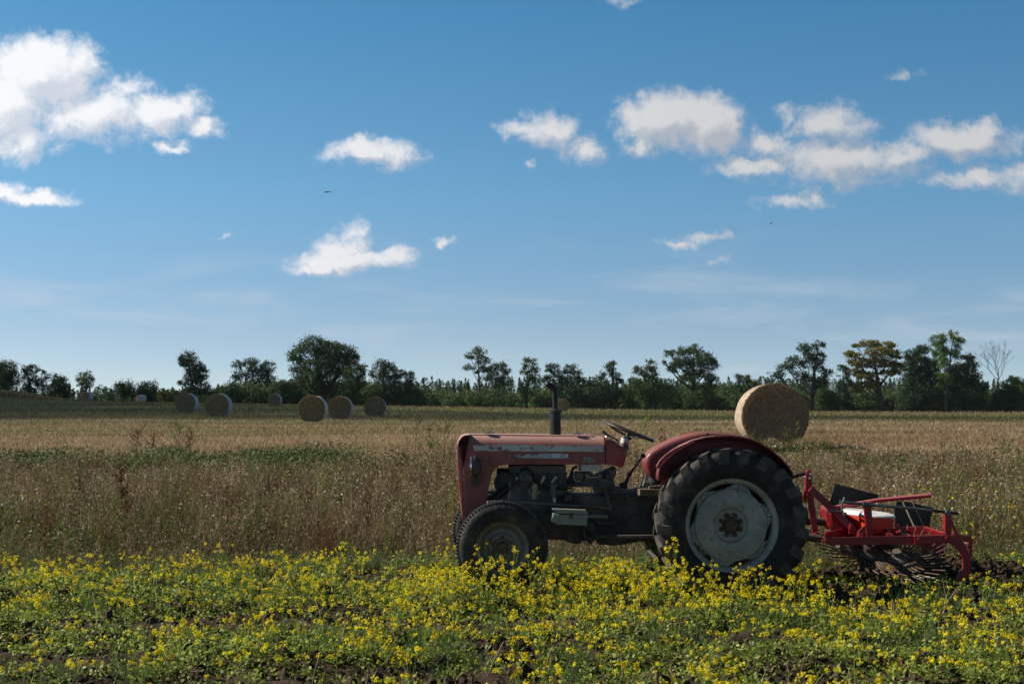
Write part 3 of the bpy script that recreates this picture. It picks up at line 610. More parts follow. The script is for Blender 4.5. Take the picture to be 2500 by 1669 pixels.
def paint(name, base, dark, worn, rough=.45, wear_lo=.60, wear_hi=.68, dust=(.30, .22, .15), dustamt=.35, top=.6, coat=.15, sc1=2.2, rust=True, rs=17):
    """old paint: blotchy fading, dust lying on upward faces, rust flecks"""
    m = bpy.data.materials.new(name); m.use_nodes = True; t = m.node_tree; k = t.links.new; b = t.nodes['Principled BSDF']
    b.inputs['Specular IOR Level'].default_value = .4; b.inputs['Coat Weight'].default_value = coat; b.inputs['Coat Roughness'].default_value = .25
    co = N(t, 'ShaderNodeTexCoord')
    n1 = N(t, 'ShaderNodeTexNoise', inp={'Scale': sc1, 'Detail': 7, 'Roughness': .65}); k(co.outputs['Object'], n1.inputs['Vector'])
    r1 = N(t, 'ShaderNodeMapRange', interpolation_type='SMOOTHSTEP', inp={'From Min': .35, 'From Max': .68}); k(n1.outputs['Fac'], r1.inputs[0])
    x1 = N(t, 'ShaderNodeMix', data_type='RGBA'); k(r1.outputs[0], x1.inputs['Factor']); x1.inputs[6].default_value = (*dark, 1); x1.inputs[7].default_value = (*base, 1)
    ge = N(t, 'ShaderNodeNewGeometry'); sp = N(t, 'ShaderNodeSeparateXYZ'); k(ge.outputs['Normal'], sp.inputs[0])
    n3 = N(t, 'ShaderNodeTexNoise', inp={'Scale': 5, 'Detail': 6, 'Roughness': .7}); k(co.outputs['Object'], n3.inputs['Vector'])
    up = N(t, 'ShaderNodeMapRange', interpolation_type='SMOOTHSTEP', inp={'From Min': .1, 'From Max': 1.0, 'To Max': top}); k(sp.outputs[2], up.inputs[0])
    du_ = N(t, 'ShaderNodeMath', operation='MULTIPLY_ADD'); k(n3.outputs['Fac'], du_.inputs[0]); du_.inputs[1].default_value = dustamt; k(up.outputs[0], du_.inputs[2])
    dm = N(t, 'ShaderNodeMath', operation='SUBTRACT', use_clamp=True); k(du_.outputs[0], dm.inputs[0]); dm.inputs[1].default_value = dustamt * .4
    x2 = N(t, 'ShaderNodeMix', data_type='RGBA'); k(dm.outputs[0], x2.inputs['Factor']); k(x1.outputs[2], x2.inputs[6]); x2.inputs[7].default_value = (*dust, 1)
    out = x2.outputs[2]
    if rust:
        n2 = N(t, 'ShaderNodeTexNoise', inp={'Scale': rs, 'Detail': 8, 'Roughness': .72, 'Distortion': .3}); k(co.outputs['Object'], n2.inputs['Vector'])
        r2 = N(t, 'ShaderNodeMapRange', interpolation_type='SMOOTHSTEP', inp={'From Min': wear_lo, 'From Max': wear_hi}); k(n2.outputs['Fac'], r2.inputs[0])
        x3 = N(t, 'ShaderNodeMix', data_type='RGBA'); k(r2.outputs[0], x3.inputs['Factor']); k(out, x3.inputs[6]); x3.inputs[7].default_value = (*worn, 1); out = x3.outputs[2]
    k(out, b.inputs['Base Color'])
    rr = N(t, 'ShaderNodeMapRange', inp={'From Min': 0, 'From Max': 1, 'To Min': rough, 'To Max': .9}); k(dm.outputs[0], rr.inputs[0]); k(rr.outputs[0], b.inputs['Roughness'])
    bp = N(t, 'ShaderNodeBump', inp={'Strength': .12, 'Distance': .01}); k(n3.outputs['Fac'], bp.inputs['Height']); k(bp.outputs[0], b.inputs['Normal'])
    return m
MRED = paint('faded_red_paint', (.27, .050, .038), (.17, .028, .025), (.12, .05, .03), dust=(.40, .245, .205), dustamt=.55, top=.85, wear_lo=.585, wear_hi=.66)
MFEND = paint('fender_paint', (.21, .028, .033), (.12, .016, .020), (.13, .06, .04), dust=(.30, .17, .14), dustamt=.3, top=.35)
MCRIM = paint('crimson_paint', (.42, .012, .04), (.30, .012, .03), (.2, .03, .03), dustamt=.1, top=.1, rust=False)
MIMPL = paint('fresh_red_paint', (.27, .007, .013), (.20, .006, .011), (.07, .03, .02), rough=.42, dustamt=.06, top=.08, coat=.12, wear_lo=.66, wear_hi=.74)
MHOP = paint('orange_red_plastic', (.56, .040, .020), (.48, .032, .018), (.4, .03, .02), rough=.4, dustamt=.1, top=.1, rust=False)
MWHEEL = paint('worn_silver_paint', (.29, .30, .285), (.19, .20, .19), (.11, .06, .035), dust=(.22, .18, .13), dustamt=.35, top=.2, wear_lo=.575, wear_hi=.62, sc1=3.5, rs=30)
MSTRIPE = paint('worn_white_stripe', (.52, .54, .54), (.38, .38, .37), (.26, .045, .04), dust=(.3, .2, .12), dustamt=.3, top=.1, wear_lo=.53, wear_hi=.57, sc1=6)
MGREYP = paint('grey_green_paint', (.26, .28, .25), (.17, .18, .16), (.13, .07, .04), dustamt=.3, top=.4, wear_lo=.60, wear_hi=.68, dust=(.16, .13, .10))
MGREASE = paint('greasy_iron', (.085, .072, .058), (.024, .021, .018), (.16, .085, .045), rough=.6, dustamt=.35, top=.45, dust=(.15, .125, .095), wear_lo=.58, wear_hi=.7, coat=0, sc1=5)
MENG = paint('engine_grey', (.15, .148, .135), (.045, .044, .040), (.12, .07, .04), rough=.6, dustamt=.3, top=.4, dust=(.13, .11, .09), wear_lo=.6, wear_hi=.72, coat=0, sc1=6)
def rubber():
    m = mat('tyre_rubber', (.018, .018, .020), .75, (.075, .066, .054), scale=4, bump=.4, bscale=50, spec=.3, lo=.45, hi=.75, detail=9)
    return m
MRUB = rubber()
MTREAD = mat('tyre_tread', (.095, .086, .073), .85, (.045, .041, .036), scale=9, bump=.4, bscale=50)
MBLK = mat('black_paint', (.007, .007, .009), .5, (.016, .016, .018), scale=6, spec=.35)
MCHR = mat('chrome', (.75, .75, .76), .18, (.45, .44, .42), scale=20, metal=1.0)
MSTEEL = mat('dull_steel', (.10, .12, .13), .42, (.16, .17, .17), scale=9, metal=.6)
MTINE = mat('rusty_tines', (.07, .048, .034), .75, (.16, .11, .08), scale=12, metal=.2)
MHUB = mat('rusty_hub', (.045, .028, .020), .75, (.11, .07, .045), scale=25, bump=.3)
MBRASS = mat('pale_fitting', (.58, .52, .34), .5, (.42, .37, .26), scale=14)
MWHITE = mat('white_plastic', (.60, .61, .62), .55, (.34, .33, .31), scale=26, spec=.4, lo=.5, hi=.75, detail=9)
MDECAL = mat('dark_lettering', (.035, .03, .03), .6)
MPANEL = mat('black_rubber_sheet', (.022, .022, .022), .6, (.045, .042, .038), scale=4, bump=.3, bscale=12)

tr = empty('tractor', TO, TY, label='old faded red tractor with big grey rear wheel parked in yellow flowers', cat='tractor')
WC = .80           # lateral centre line
def shell(M, outl, rnd, ws, we, r=.07, steps=5):
    """closed side outline; corners flagged in rnd get a rounded long edge towards both sides"""
    pts = [Vector((p[0], 0, p[2])) for p in outl]; n = len(pts)
    area = sum(pts[i].x * pts[(i + 1) % n].z - pts[(i + 1) % n].x * pts[i].z for i in range(n)); sg = 1 if area > 0 else -1
    inn = []
    for i in range(n):
        a = (pts[i] - pts[i - 1]).normalized(); b = (pts[(i + 1) % n] - pts[i]).normalized()
        na = Vector((-a.z, 0, a.x)) * sg; nb = Vector((-b.z, 0, b.x)) * sg; v = (na + nb)
        v = v / max(v.length, 1e-6) if v.length > 1e-6 else na
        inn.append(Vector((rnd[i][0], 0, rnd[i][1])) if isinstance(rnd[i], tuple) else v * (rnd[i] if isinstance(rnd[i], float) else (1.0 if rnd[i] else 0.0)))
    rings = []
    def ring(inset, w): return [M.bm.verts.new((pts[i].x + inn[i].x * inset, w, pts[i].z + inn[i].z * inset)) for i in range(n)]
    for k in range(steps + 1):
        f = k / steps * math.pi / 2; rings.append(ring(r * (1 - math.sin(f)), ws + r * (1 - math.cos(f))))
    for k in range(steps, -1, -1):
        f = k / steps * math.pi / 2; rings.append(ring(r * (1 - math.sin(f)), we - r * (1 - math.cos(f))))
    for a, b in zip(rings[:-1], rings[1:]):
        for i in range(n): M.bm.faces.new((a[i], b[i], b[(i + 1) % n], a[(i + 1) % n]))
    M.bm.faces.new(rings[0]); M.bm.faces.new(rings[-1][::-1])
    return M
HS, HE = .545, 1.055
# hood: outline traced anticlockwise, front-bottom first
ho = [(235,1075),(216,800),(203,560),(196,400),(190,380),(172,345),(158,322),(160,300),(180,270),(208,249),(262,242),(700,247),(1200,252),(1552,262),(1558,522),(1300,522),(900,522),(620,522),(560,530),(515,552),(485,590),(465,640),(440,760),(408,960),(395,1100)]
rn = [0.,0.,0.,0.,(.05,-.05),(.15,-.15),(.3,-.25),(.45,-.4),(.6,-.6),(.6,-.8),(.3,-1.),1.,1.,(0.,-1.),0.,0.,0.,0.,0.,0.,0.,0.,0.,0.,0.]
M = MB(); shell(M, [Q1(X, Y, HS) for X, Y in ho], rn, HS, HE, .115, 8); hood = M.obj('hood', MRED, tr, smooth=50)
# front surround strip with grille
fo = [(196,1088),(176,945),(150,690),(137,430),(134,350),(138,322),(150,292),(172,262),(205,240),(262,233),(262,239),(206,247),(178,268),(156,300),(154,322),(166,345),(186,380),(192,400),(199,560),(212,800),(232,1075)]
M = MB(); shell(M, [Q1(X, Y, HS) for X, Y in fo], [.0]+[.3]*4+[.6]*5+[0.]*11, HS - .004, HE + .004, .03, 4); M.obj('front_surround', MRED, tr, smooth=50)
M = MB()
for i in range(15):
    Y = 410 + i * 37; X = 136 + (Y - 410) * .088
    a = Q1(X - 2, Y, HS + .05); M.box((a.x + .006, (HS + HE) / 2, a.z), (.016, HE - HS - .07, .020))
M.obj('grille', MCHR, tr, bevel=.003)
# raised centre lid on the hood top, with two chrome catches
M = MB(); M.slab([Q1(X, Y, .66) for X, Y in ((264,247),(264,232),(700,234),(1450,247),(1462,262),(1440,266),(700,258))], .63, .97); lid = M.obj('hood_lid', MRED, tr, bevel=.006)
for X, Y in ((455, 222), (1300, 229)):
    M = MB(); a = Q1(X, Y, .62); M.tube([a + Vector((-.035, 0, -.004)), a + Vector((-.01, 0, .004)), a + Vector((.04, 0, .002))], [.006, .010, .007], flat=2.0); M.obj('catch', MCHR, lid)
# raised bead round the side cut-out, panel seams
M = MB(); M.tube([Q1(X, Y, HS) + Vector((0, -.001, 0)) for X, Y in ((505,535),(535,500),(580,482),(640,477),(1000,475),(1240,476),(1285,492),(1315,518))], .008, flat=.7)
M.slab([Q1(X, Y, HS) for X, Y in ((535,518),(560,492),(620,483),(1240,483),(1280,500),(1300,520))], HS - .007, HS + .004)
M.obj('cutout_bead', MRED, hood)
M = MB(); M.tube([Q1(X, Y, HS) for X, Y in ((1547,262),(1557,300),(1560,400),(1560,522))], .0045)
M.obj('panel_seam', MBLK, hood); M = MB()
M.tube([Q1(X, Y, HS) for X, Y in ((190,477),(270,477))], .0025); M.obj('panel_seam', MBLK, hood); M = MB(); M.tube([Q1(X, Y, HS) for X, Y in ((365,477),(410,480),(450,505),(490,548))], .0025)
M.obj('panel_seam', MBLK, hood)
M = MB(); M.slab([Q1(X, Y, HS) for X, Y in ((292,339),(700,336),(1180,340),(1535,343),(1545,400),(1180,398),(800,396),(480,394),(380,386),(305,390))], HS - .003, HS + .002)
M.obj('white_stripe', MSTRIPE, hood)
# name strip: pale worn backing and its lettering, the first letters scraped back to the paint
M = MB()
for P_ in (((720,432),(745,424),(760,446),(800,428),(830,420),(850,432),(880,424),(900,436),(930,421),(1050,421),(1050,417),(1150,417),(1168,430),(1180,424),(1203,418),(1205,459),(1050,460),(880,458),(730,457)),
           ((634,430),(642,426),(645,446),(640,456),(635,456)), ((655,430),(663,428),(664,450),(658,452)), ((680,438),(695,430),(702,452),(690,450)), ((704,434),(716,430),(719,452),(710,454))):
    M.slab([Q1(X, Y, HS) for X, Y in P_], HS - .004, HS + .001)
dec = M.obj('name_strip', mat('pale_decal', (.50, .56, .62), .5, (.36, .36, .36), scale=22, lo=.5, hi=.7), hood)
def text(body, X, Y, w, h, X2, parent, m, name='lettering'):
    cu = bpy.data.curves.new(name, 'FONT'); cu.body = body; cu.size = 1; cu.extrude = .02; cu.align_x = 'LEFT'
    o = bpy.data.objects.new(name, cu); C.objects.link(o); bpy.context.view_layer.update()
    dg = bpy.context.evaluated_depsgraph_get(); me = bpy.data.meshes.new_from_object(o.evaluated_get(dg)); bpy.data.objects.remove(o); bpy.data.curves.remove(cu)
    xs = [v.co.x for v in me.vertices]; ys = [v.co.y for v in me.vertices]
    a = Q1(X, Y, w); b = Q1(X2, Y, w); sx = (b.x - a.x) / (max(xs) - min(xs)); sy = h / (max(ys) - min(ys))
    for v in me.vertices:
        x, y, z = v.co; v.co = (a.x + (x - min(xs)) * sx, w - z * .03 - .0006, a.z + (y - min(ys)) * sy)
    me.materials.clear(); me.materials.append(m); o = bpy.data.objects.new(name, me); C.objects.link(o); o.parent = parent; return o
text('MASSEY-FERGUSON', 634, 453, HS - .004, .022, 1048, dec, mat('letter_red', (.16, .035, .032), .6))
text('35', 1122, 452, HS - .004, .025, 1165, dec, MDECAL)
M = MB(); M.slab([Q1(X, Y, HS) for X, Y in ((1350,452),(1372,448),(1385,458),(1405,449),(1425,458),(1440,466),(1452,472),(1455,480),(1463,482),(1461,498),(1342,498),(1350,476))], HS - .003, HS + .001)
bd = M.obj('side_badge', MGREYP, hood)
M = MB(); M.slab([Q1(X, Y, HS) for X, Y in ((1366,474),(1395,474),(1392,484),(1366,483))], HS - .0045, HS); M.slab([Q1(X, Y, HS) for X, Y in ((1410,480),(1450,476),(1448,484),(1412,486))], HS - .0045, HS); M.obj('badge_mark', MDECAL, bd)
# tank cowl behind the seam
co_ = [(1562,262),(1602,268),(1640,292),(1690,330),(1745,362),(1772,385),(1776,410),(1760,470),(1735,545),(1715,556),(1680,545),(1640,530),(1562,523)]
M = MB(); shell(M, [Q1(X, Y, HS) for X, Y in co_], [(0.,-1.),(-.2,-1.),1.,1.,1.,1.,1.,.6,.3,0.,0.,0.,0.], HS + .002, HE - .002, .045, 5); cowl = M.obj('dash_cowl', paint('cowl_paint', (.30, .036, .036), (.20, .022, .026), (.03, .02, .018), dust=(.34, .22, .14), dustamt=.3, top=.6, wear_lo=.60, wear_hi=.64, sc1=3), tr, smooth=50)
M = MB()
for X, Y, r in ((1592, 262, .035), (1645, 305, .045)):
    a = Q1(X, Y, .72); d = Vector((.55, 0, .83)).normalized(); M.tube([a - d * .02, a + d * .004], r, k=20)
M.obj('gauge', MCHR, cowl, bevel=.003)
# throttle lever
M = MB(); M.tube([Q1(1538,208,.70), Q1(1580,240,.70), Q1(1650,275,.72), Q1(1678,292,.74), Q1(1684,318,.76)], .0065); M.tube([Q1(1534,205,.70), Q1(1562,226,.70)], .010); M.obj('throttle_lever', MBLK, tr)
# steering column and wheel
c0, c1 = Q1(1730, 375, WC), Q1(1757, 262, WC)
M = MB(); M.tube([c0, c0 * .45 + c1 * .55], [.045, .032]); M.obj('steering_column', MGREASE, tr)
M = MB(); M.tube([c0 * .55 + c1 * .45, c0 * .05 + c1 * .95], .036, k=18); M.obj('column_collar', mat('collar_white', (.62, .62, .62), .35, (.5, .10, .10), scale=7, lo=.55, hi=.6), tr)
sw0, sw1 = Q1(1562, 120, WC), Q1(2010, 292, WC); cen = (sw0 + sw1) / 2; ax = (sw1 - sw0); rad = ax.length / 2; ax.normalize(); ax2 = Vector((0, 1, .045)).normalized()
M = MB(); pts = [cen + ax * rad * math.cos(t) + ax2 * rad * math.sin(t) for t in np.linspace(0, 2 * math.pi, 41)]
M.tube(pts, .0145, k=8, cap=False); stw = M.obj('steering_wheel', mat('steering_rim', (.028, .024, .022), .5, (.09, .08, .07), scale=8), tr)
hub = Q1(1772, 250, WC)
M = MB()
for t in (math.pi, math.pi / 3, -math.pi / 3):
    e = cen + ax * rad * math.cos(t) + ax2 * rad * math.sin(t); M.tube([hub, hub * .5 + e * .5 + Vector((0, 0, -.012)), e], .0085, k=6)
M.tube([hub - Vector((0, 0, .03)), hub + Vector((.01, 0, .02))], [.034, .026]); M.obj('spoke', MBLK, stw)
M = MB(); a = Q1(1800, 232, WC); M.tube([a - ax * .03, a + ax * .035], .010, flat=1.6); M.ball(Q1(1772, 215, WC), .011); M.obj('horn_button', MBRASS, stw)
# gear lever
M = MB(); M.tube([Q1(1738,735,WC), Q1(1790,620,WC), Q1(1905,460,WC)], [.022, .010, .008]); M.ball(Q1(1790,616,WC), .020); gl = M.obj('gear_lever', mat('lever_rust', (.045, .022, .020), .6, (.08, .035, .03), scale=10), tr)
M = MB(); M.ball(Q1(1921, 439, WC), .021); M.obj('lever_knob', MBLK, gl)
M = MB(); M.slab([Q1(X, Y, .74) for X, Y in ((1710,700),(1770,700),(1772,758),(1708,758))], .74, .86); M.obj('gear_gate', MGREASE, tr, bevel=.006)
# exhaust
M = MB(); a, b = Q1(1082, 240, .80), Q1(1082, 14, .80)
M.tube([a, b, b + Vector((0, 0, .004)), b + Vector((0, 0, .02))], [.0465, .0465, .052, .024], k=24); M.tube([b + Vector((0, 0, -.012)), b + Vector((0, 0, .004))], .052, k=24); M.obj('silencer', MBLK, tr)
M = MB(); M.tube([Q6(217, 880, .80), Q6(217, 670, .80), Q6(205, 655, .80), Q6(160, 628, .80), Q6(140, 612, .80)], [.022, .022, .024, .025, .027], k=14); M.obj('exhaust_pipe', MBLK, tr)
# headlamp on a bracket
M = MB(); a = Q1(318, 545, .50)
rg = [(.0, .06), (.022, .058), (.045, .045), (.062, .02), (.066, -.005), (.062, -.02), (.045, -.032), (0, -.036)]
ppts = [];
for r, d in rg: ppts.append((Vector((a.x + d - .01, .455, a.z)), max(r, .001)))
M.tube([p for p, r in ppts], [r * 1.0 for p, r in ppts], k=24)
for v in M.bm.verts: v.co.z = a.z + (v.co.z - a.z) * 1.42 - (v.co.x - a.x) * .15
hl = M.obj('headlight', mat('lamp_shell', (.045, .047, .048), .5, (.10, .06, .04), scale=6), tr)
M = MB(); M.tube([Vector((a.x - .032, .455, a.z)), Vector((a.x - .047, .455, a.z))], [.066, .060], k=24)
for v in M.bm.verts: v.co.z = a.z + (v.co.z - a.z) * 1.42 - (v.co.x - a.x) * .15
M.obj('lens', MCHR, hl)
M = MB(); M.beam(Q1(325,640,.50), Q1(318,725,.53), .05, .02); M.tube([Q1(330,650,.47), Q1(345,690,.49), Q1(375,680,.50), Q1(390,650,.51), Q1(375,610,.51)], .0035, k=6); M.box(Q1(340,660,.47), (.02, .02, .02)); M.obj('lamp_bracket', MGREASE, tr)
# white battery box lip under the hood
M = MB(); M.slab([Q1(X, Y, .57) for X, Y in ((1328,522),(1508,522),(1512,588),(1320,588),(1322,578),(1328,575))], .57, .86); M.obj('battery_tray', mat('pale_grey_tray', (.44, .46, .42), .5, (.34, .35, .32), scale=8), tr, bevel=.004)
# engine
M = MB()
M.slab([Q1(X, Y, .66) for X, Y in ((640,530),(1180,530),(1180,605),(640,605))], .62, .98)
M.slab([Q1(X, Y, .66) for X, Y in ((560,600),(1195,600),(1190,700),(1205,745),(1180,895),(430,895),(440,850),(560,760),(550,680))], .66, .94)
M.slab([Q1(X, Y, .66) for X, Y in ((430,900),(1180,890),(1200,1000),(1000,1010),(1000,1240),(900,1230),(860,1000),(500,960))], .66, .94)
for i in range(5): M.slab([Q1(700 + 105 * i + dx, Y, .66) for dx, Y in ((0,610),(24,610),(24,705),(0,705))], .635, .70)
M.slab([Q1(X, Y, .66) for X, Y in ((650,718),(1480,722),(1480,735),(650,730))], .62, .66)
eng = M.obj('engine_block', MENG, tr, bevel=.006)
M = MB(); M.tube([Q1(600,560,.80), Q1(600,790,.80)], .07); M.tube([Q1(590,700,.64), Q1(590,700,.96)], .085, k=20); M.obj('fan_housing', MGREASE, tr, bevel=.004)
M = MB(); M.slab([Q1(X, Y, .62) for X, Y in ((735,610),(830,610),(835,680),(820,690),(820,742),(740,742),(740,690),(732,680))], .56, .66); M.tube([Q1(782,640,.57), Q1(782,640,.52)], .045, k=16); M.obj('injection_pump', MENG, tr, bevel=.008)
M = MB(); M.tube([Q1(745,640,.58), Q1(760,575,.58), Q1(810,555,.58), Q1(855,590,.58), Q1(880,660,.58), Q1(900,700,.6)], .010); M.tube([Q1(470,880,.6), Q1(560,800,.6), Q1(640,740,.62)], .028)
M.tube([Q1(860,790,.58), Q1(900,775,.57), Q1(960,740,.58), Q1(1150,760,.6), Q1(1240,745,.62)], .008); M.tube([Q1(1240,720,.62), Q1(1225,640,.62), Q1(1250,560,.62), Q1(1290,540,.62)], .012)
M.tube([Q1(1060,800,.6), Q1(1120,850,.6), Q1(1200,790,.6), Q1(1270,760,.6)], .006); M.obj('hose', MBLK, tr)
M = MB(); M.tube([Q1(884,705,.57), Q1(884,725,.57), Q1(884,765,.57), Q1(880,780,.57), Q1(880,850,.57)], [.018, .026, .024, .017, .021], k=14); M.obj('fuel_filter', mat('filter_glass', (.30, .28, .16), .3, (.22, .2, .12), scale=20), tr)
for p, q in (((972,646), (945,698)), ((1084,648), (1046,694))):
    M = MB(); M.tube([Q1(*p, .60), Q1(*q, .60)], .009); M.ball(Q1(*p, .60), .013); M.obj('injector', MBRASS, tr)
for X, Y in ((715, 655), (833, 660)):
    M = MB(); M.ball(Q1(X, Y, .60), .014); M.obj('injector', MBRASS, tr)
M = MB(); a = Q1(1062, 722, .58); M.tube([a - Vector((0, 0, .018)), a + Vector((0, 0, .012))], [.03, .034], k=18, flat=1); M.tube([a - Vector((0, 0, .018)), a - Vector((0, 0, .09))], .024); M.obj('breather_cap', MENG, tr)
M = MB(); M.slab([Q1(X, Y, .63) for X, Y in ((1058,838),(1086,838),(1084,888),(1058,886))], .628, .66); M.obj('white_tag', MWHITE, tr)
M = MB(); M.slab([Q1(X, Y, .62) for X, Y in ((990,820),(1160,820),(1160,890),(990,890))], .64, .70); M.tube([Q1(1170,855,.60), Q1(1240,855,.60)], .04); M.obj('starter_motor', MGREASE, tr, bevel=.006)
M = MB(); M.slab([Q1(X, Y, .70) for X, Y in ((1195,690),(1240,620),(1290,595),(1440,600),(1460,720),(1200,728))], .70, .90); M.tube([Q1(1305,640,.70), Q1(1305,640,.64)], .04, k=18); M.tube([Q1(1380,652,.70), Q1(1380,652,.66)], .018, k=12); M.obj('fuel_tank_end', MENG, tr, bevel=.006)
WI = lambda p, r: MB().tube(p, r, k=6).obj('wire', MBRASS, tr)
WI([Q1(1262,600,.62), Q1(1258,650,.62), Q1(1275,680,.62), Q1(1320,688,.62)], .0035); WI([Q1(1370,620,.62), Q1(1420,650,.62), Q1(1480,640,.62)], .0035)
WI([Q1(640,700,.6), Q1(655,760,.6), Q1(640,810,.6), Q1(630,860,.6)], .003); WI([Q1(830,760,.57), Q1(835,800,.57), Q1(870,805,.56), Q1(920,790,.57), Q1(930,765,.58)], .003)
# radiator / front axle support
M = MB(); M.slab([Q1(X, Y, .6) for X, Y in ((290,560),(440,560),(430,700),(405,960),(390,1200),(240,1180),(250,900))], .60, 1.0); M.obj('radiator', MGREASE, tr)
M = MB(); M.slab([Q1(X, Y, .6) for X, Y in ((230,1060),(620,960),(900,960),(940,1060),(760,1130),(560,1180),(280,1180))], .64, .96); M.obj('axle_support', MGREASE, tr, bevel=.01)
# transmission, clutch and steering housings
M = MB()
M.slab([Q1(X, Y, .62) for X, Y in ((1165,835),(1200,812),(1560,820),(1770,812),(1960,805),(2120,790),(2250,800),(2250,1230),(1980,1240),(1760,1285),(1640,1300),(1500,1290),(1460,1240),(1380,1240),(1300,1282),(1240,1278),(1160,1245),(1010,1240),(960,1100),(1000,900),(1160,895))], .62, .98)
for X in (1175, 1860): M.slab([Q1(X + dx, Y, .6) for dx, Y in ((0,812),(22,812),(22,1235),(0,1235))], .60, 1.0)
for X, Y in ((1230,850),(1230,960),(1420,1110),(1700,900),(1700,1080),(1930,880),(1930,1160),(1600,1220)): a = Q1(X, Y, .60); M.tube([a, a + Vector((0, .03, 0))], .014, k=6)
M.slab([Q1(X, Y, .62) for X, Y in ((1560,815),(1760,812),(1760,825),(1560,828))], .58, .62)
M.obj('transmission_housing', MGREASE, tr, bevel=.008)
M = MB(); M.slab([Q1(X, Y, .68) for X, Y in ((1470,805),(1445,700),(1450,650),(1490,620),(1540,600),(1590,580),(1660,545),(1668,620),(1640,660),(1660,740),(1772,752),(1772,812))], .68, .94)
M.tube([Q1(1555,715,.68), Q1(1555,715,.60)], .055, k=20); M.tube([Q1(1500,640,.68), Q1(1500,640,.62)], .03, k=14); M.ball(Q1(1590,640,.64), .03); M.obj('steering_box', MENG, tr, bevel=.008)
M = MB(); M.beam(Q1(1552,715,.57), Q1(1595,930,.55), .034, .022); M.tube([Q1(1553,716,.59), Q1(1553,716,.545)], .03, k=14); M.tube([Q1(1608,942,.57), Q1(1608,942,.50)], .022, k=12); M.obj('steering_arm', MGREASE, tr, bevel=.004)
M = MB(); M.tube([Q1(430,884,.30), Q1(640,876,.40), Q1(1000,900,.50), Q1(1580,940,.52)], .0125); M.obj('drag_link', MENG, tr)
M = MB(); M.tube([Q1(1380,1018,.60), Q1(1585,1022,.60)], .020); M.obj('pedal_shaft', MGREYP, tr)
M = MB(); M.tube([Q1(1470,1060,.5), Q1(1530,1090,.5), Q1(1620,1088,.48), Q1(1740,1040,.46), Q1(1865,980,.46)], .009); M.tube([Q1(1635,1040,.52), Q1(1638,1180,.52)], .007); M.ball(Q1(1635,1040,.52), .014); M.obj('brake_pedal', MGREASE, tr)
M = MB(); M.beam(Q1(1450,1205,.42), Q1(2060,1200,.42), .022, .22); M.obj('footboard', MGREASE, tr)
M = MB(); M.tube([Q1(1368,1105,.50), Q1(1357,1190,.49), Q1(1368,1290,.48)], .004, k=6); M.obj('breather_hose', MENG, tr)
M = MB(); M.tube([Q1(1415,1120,.62), Q1(1415,1120,.55)], .04, k=16); M.tube([Q1(1340,1180,.62), Q1(1440,1260,.6)], .03); M.obj('oil_filter', MGREASE, tr)
# toolbox
M = MB(); tb = [Q1(X, Y, .34) for X, Y in ((1060,985),(1100,1000),(1392,998),(1385,1110),(1100,1098),(1045,1075))]; M.slab(tb, .34, .50); tbo = M.obj('toolbox', MGREYP, tr, bevel=.006)
M = MB(); M.slab([Q1(X, Y, .33) for X, Y in ((1050,950),(1062,946),(1375,958),(1398,985),(1395,998),(1100,992))], .332, .505); M.obj('toolbox_lid', MGREYP, tbo, bevel=.004)
M = MB(); M.beam(Q1(1232,985,.330), Q1(1232,1040,.334), .03, .008); M.obj('hasp', MTINE, tbo)

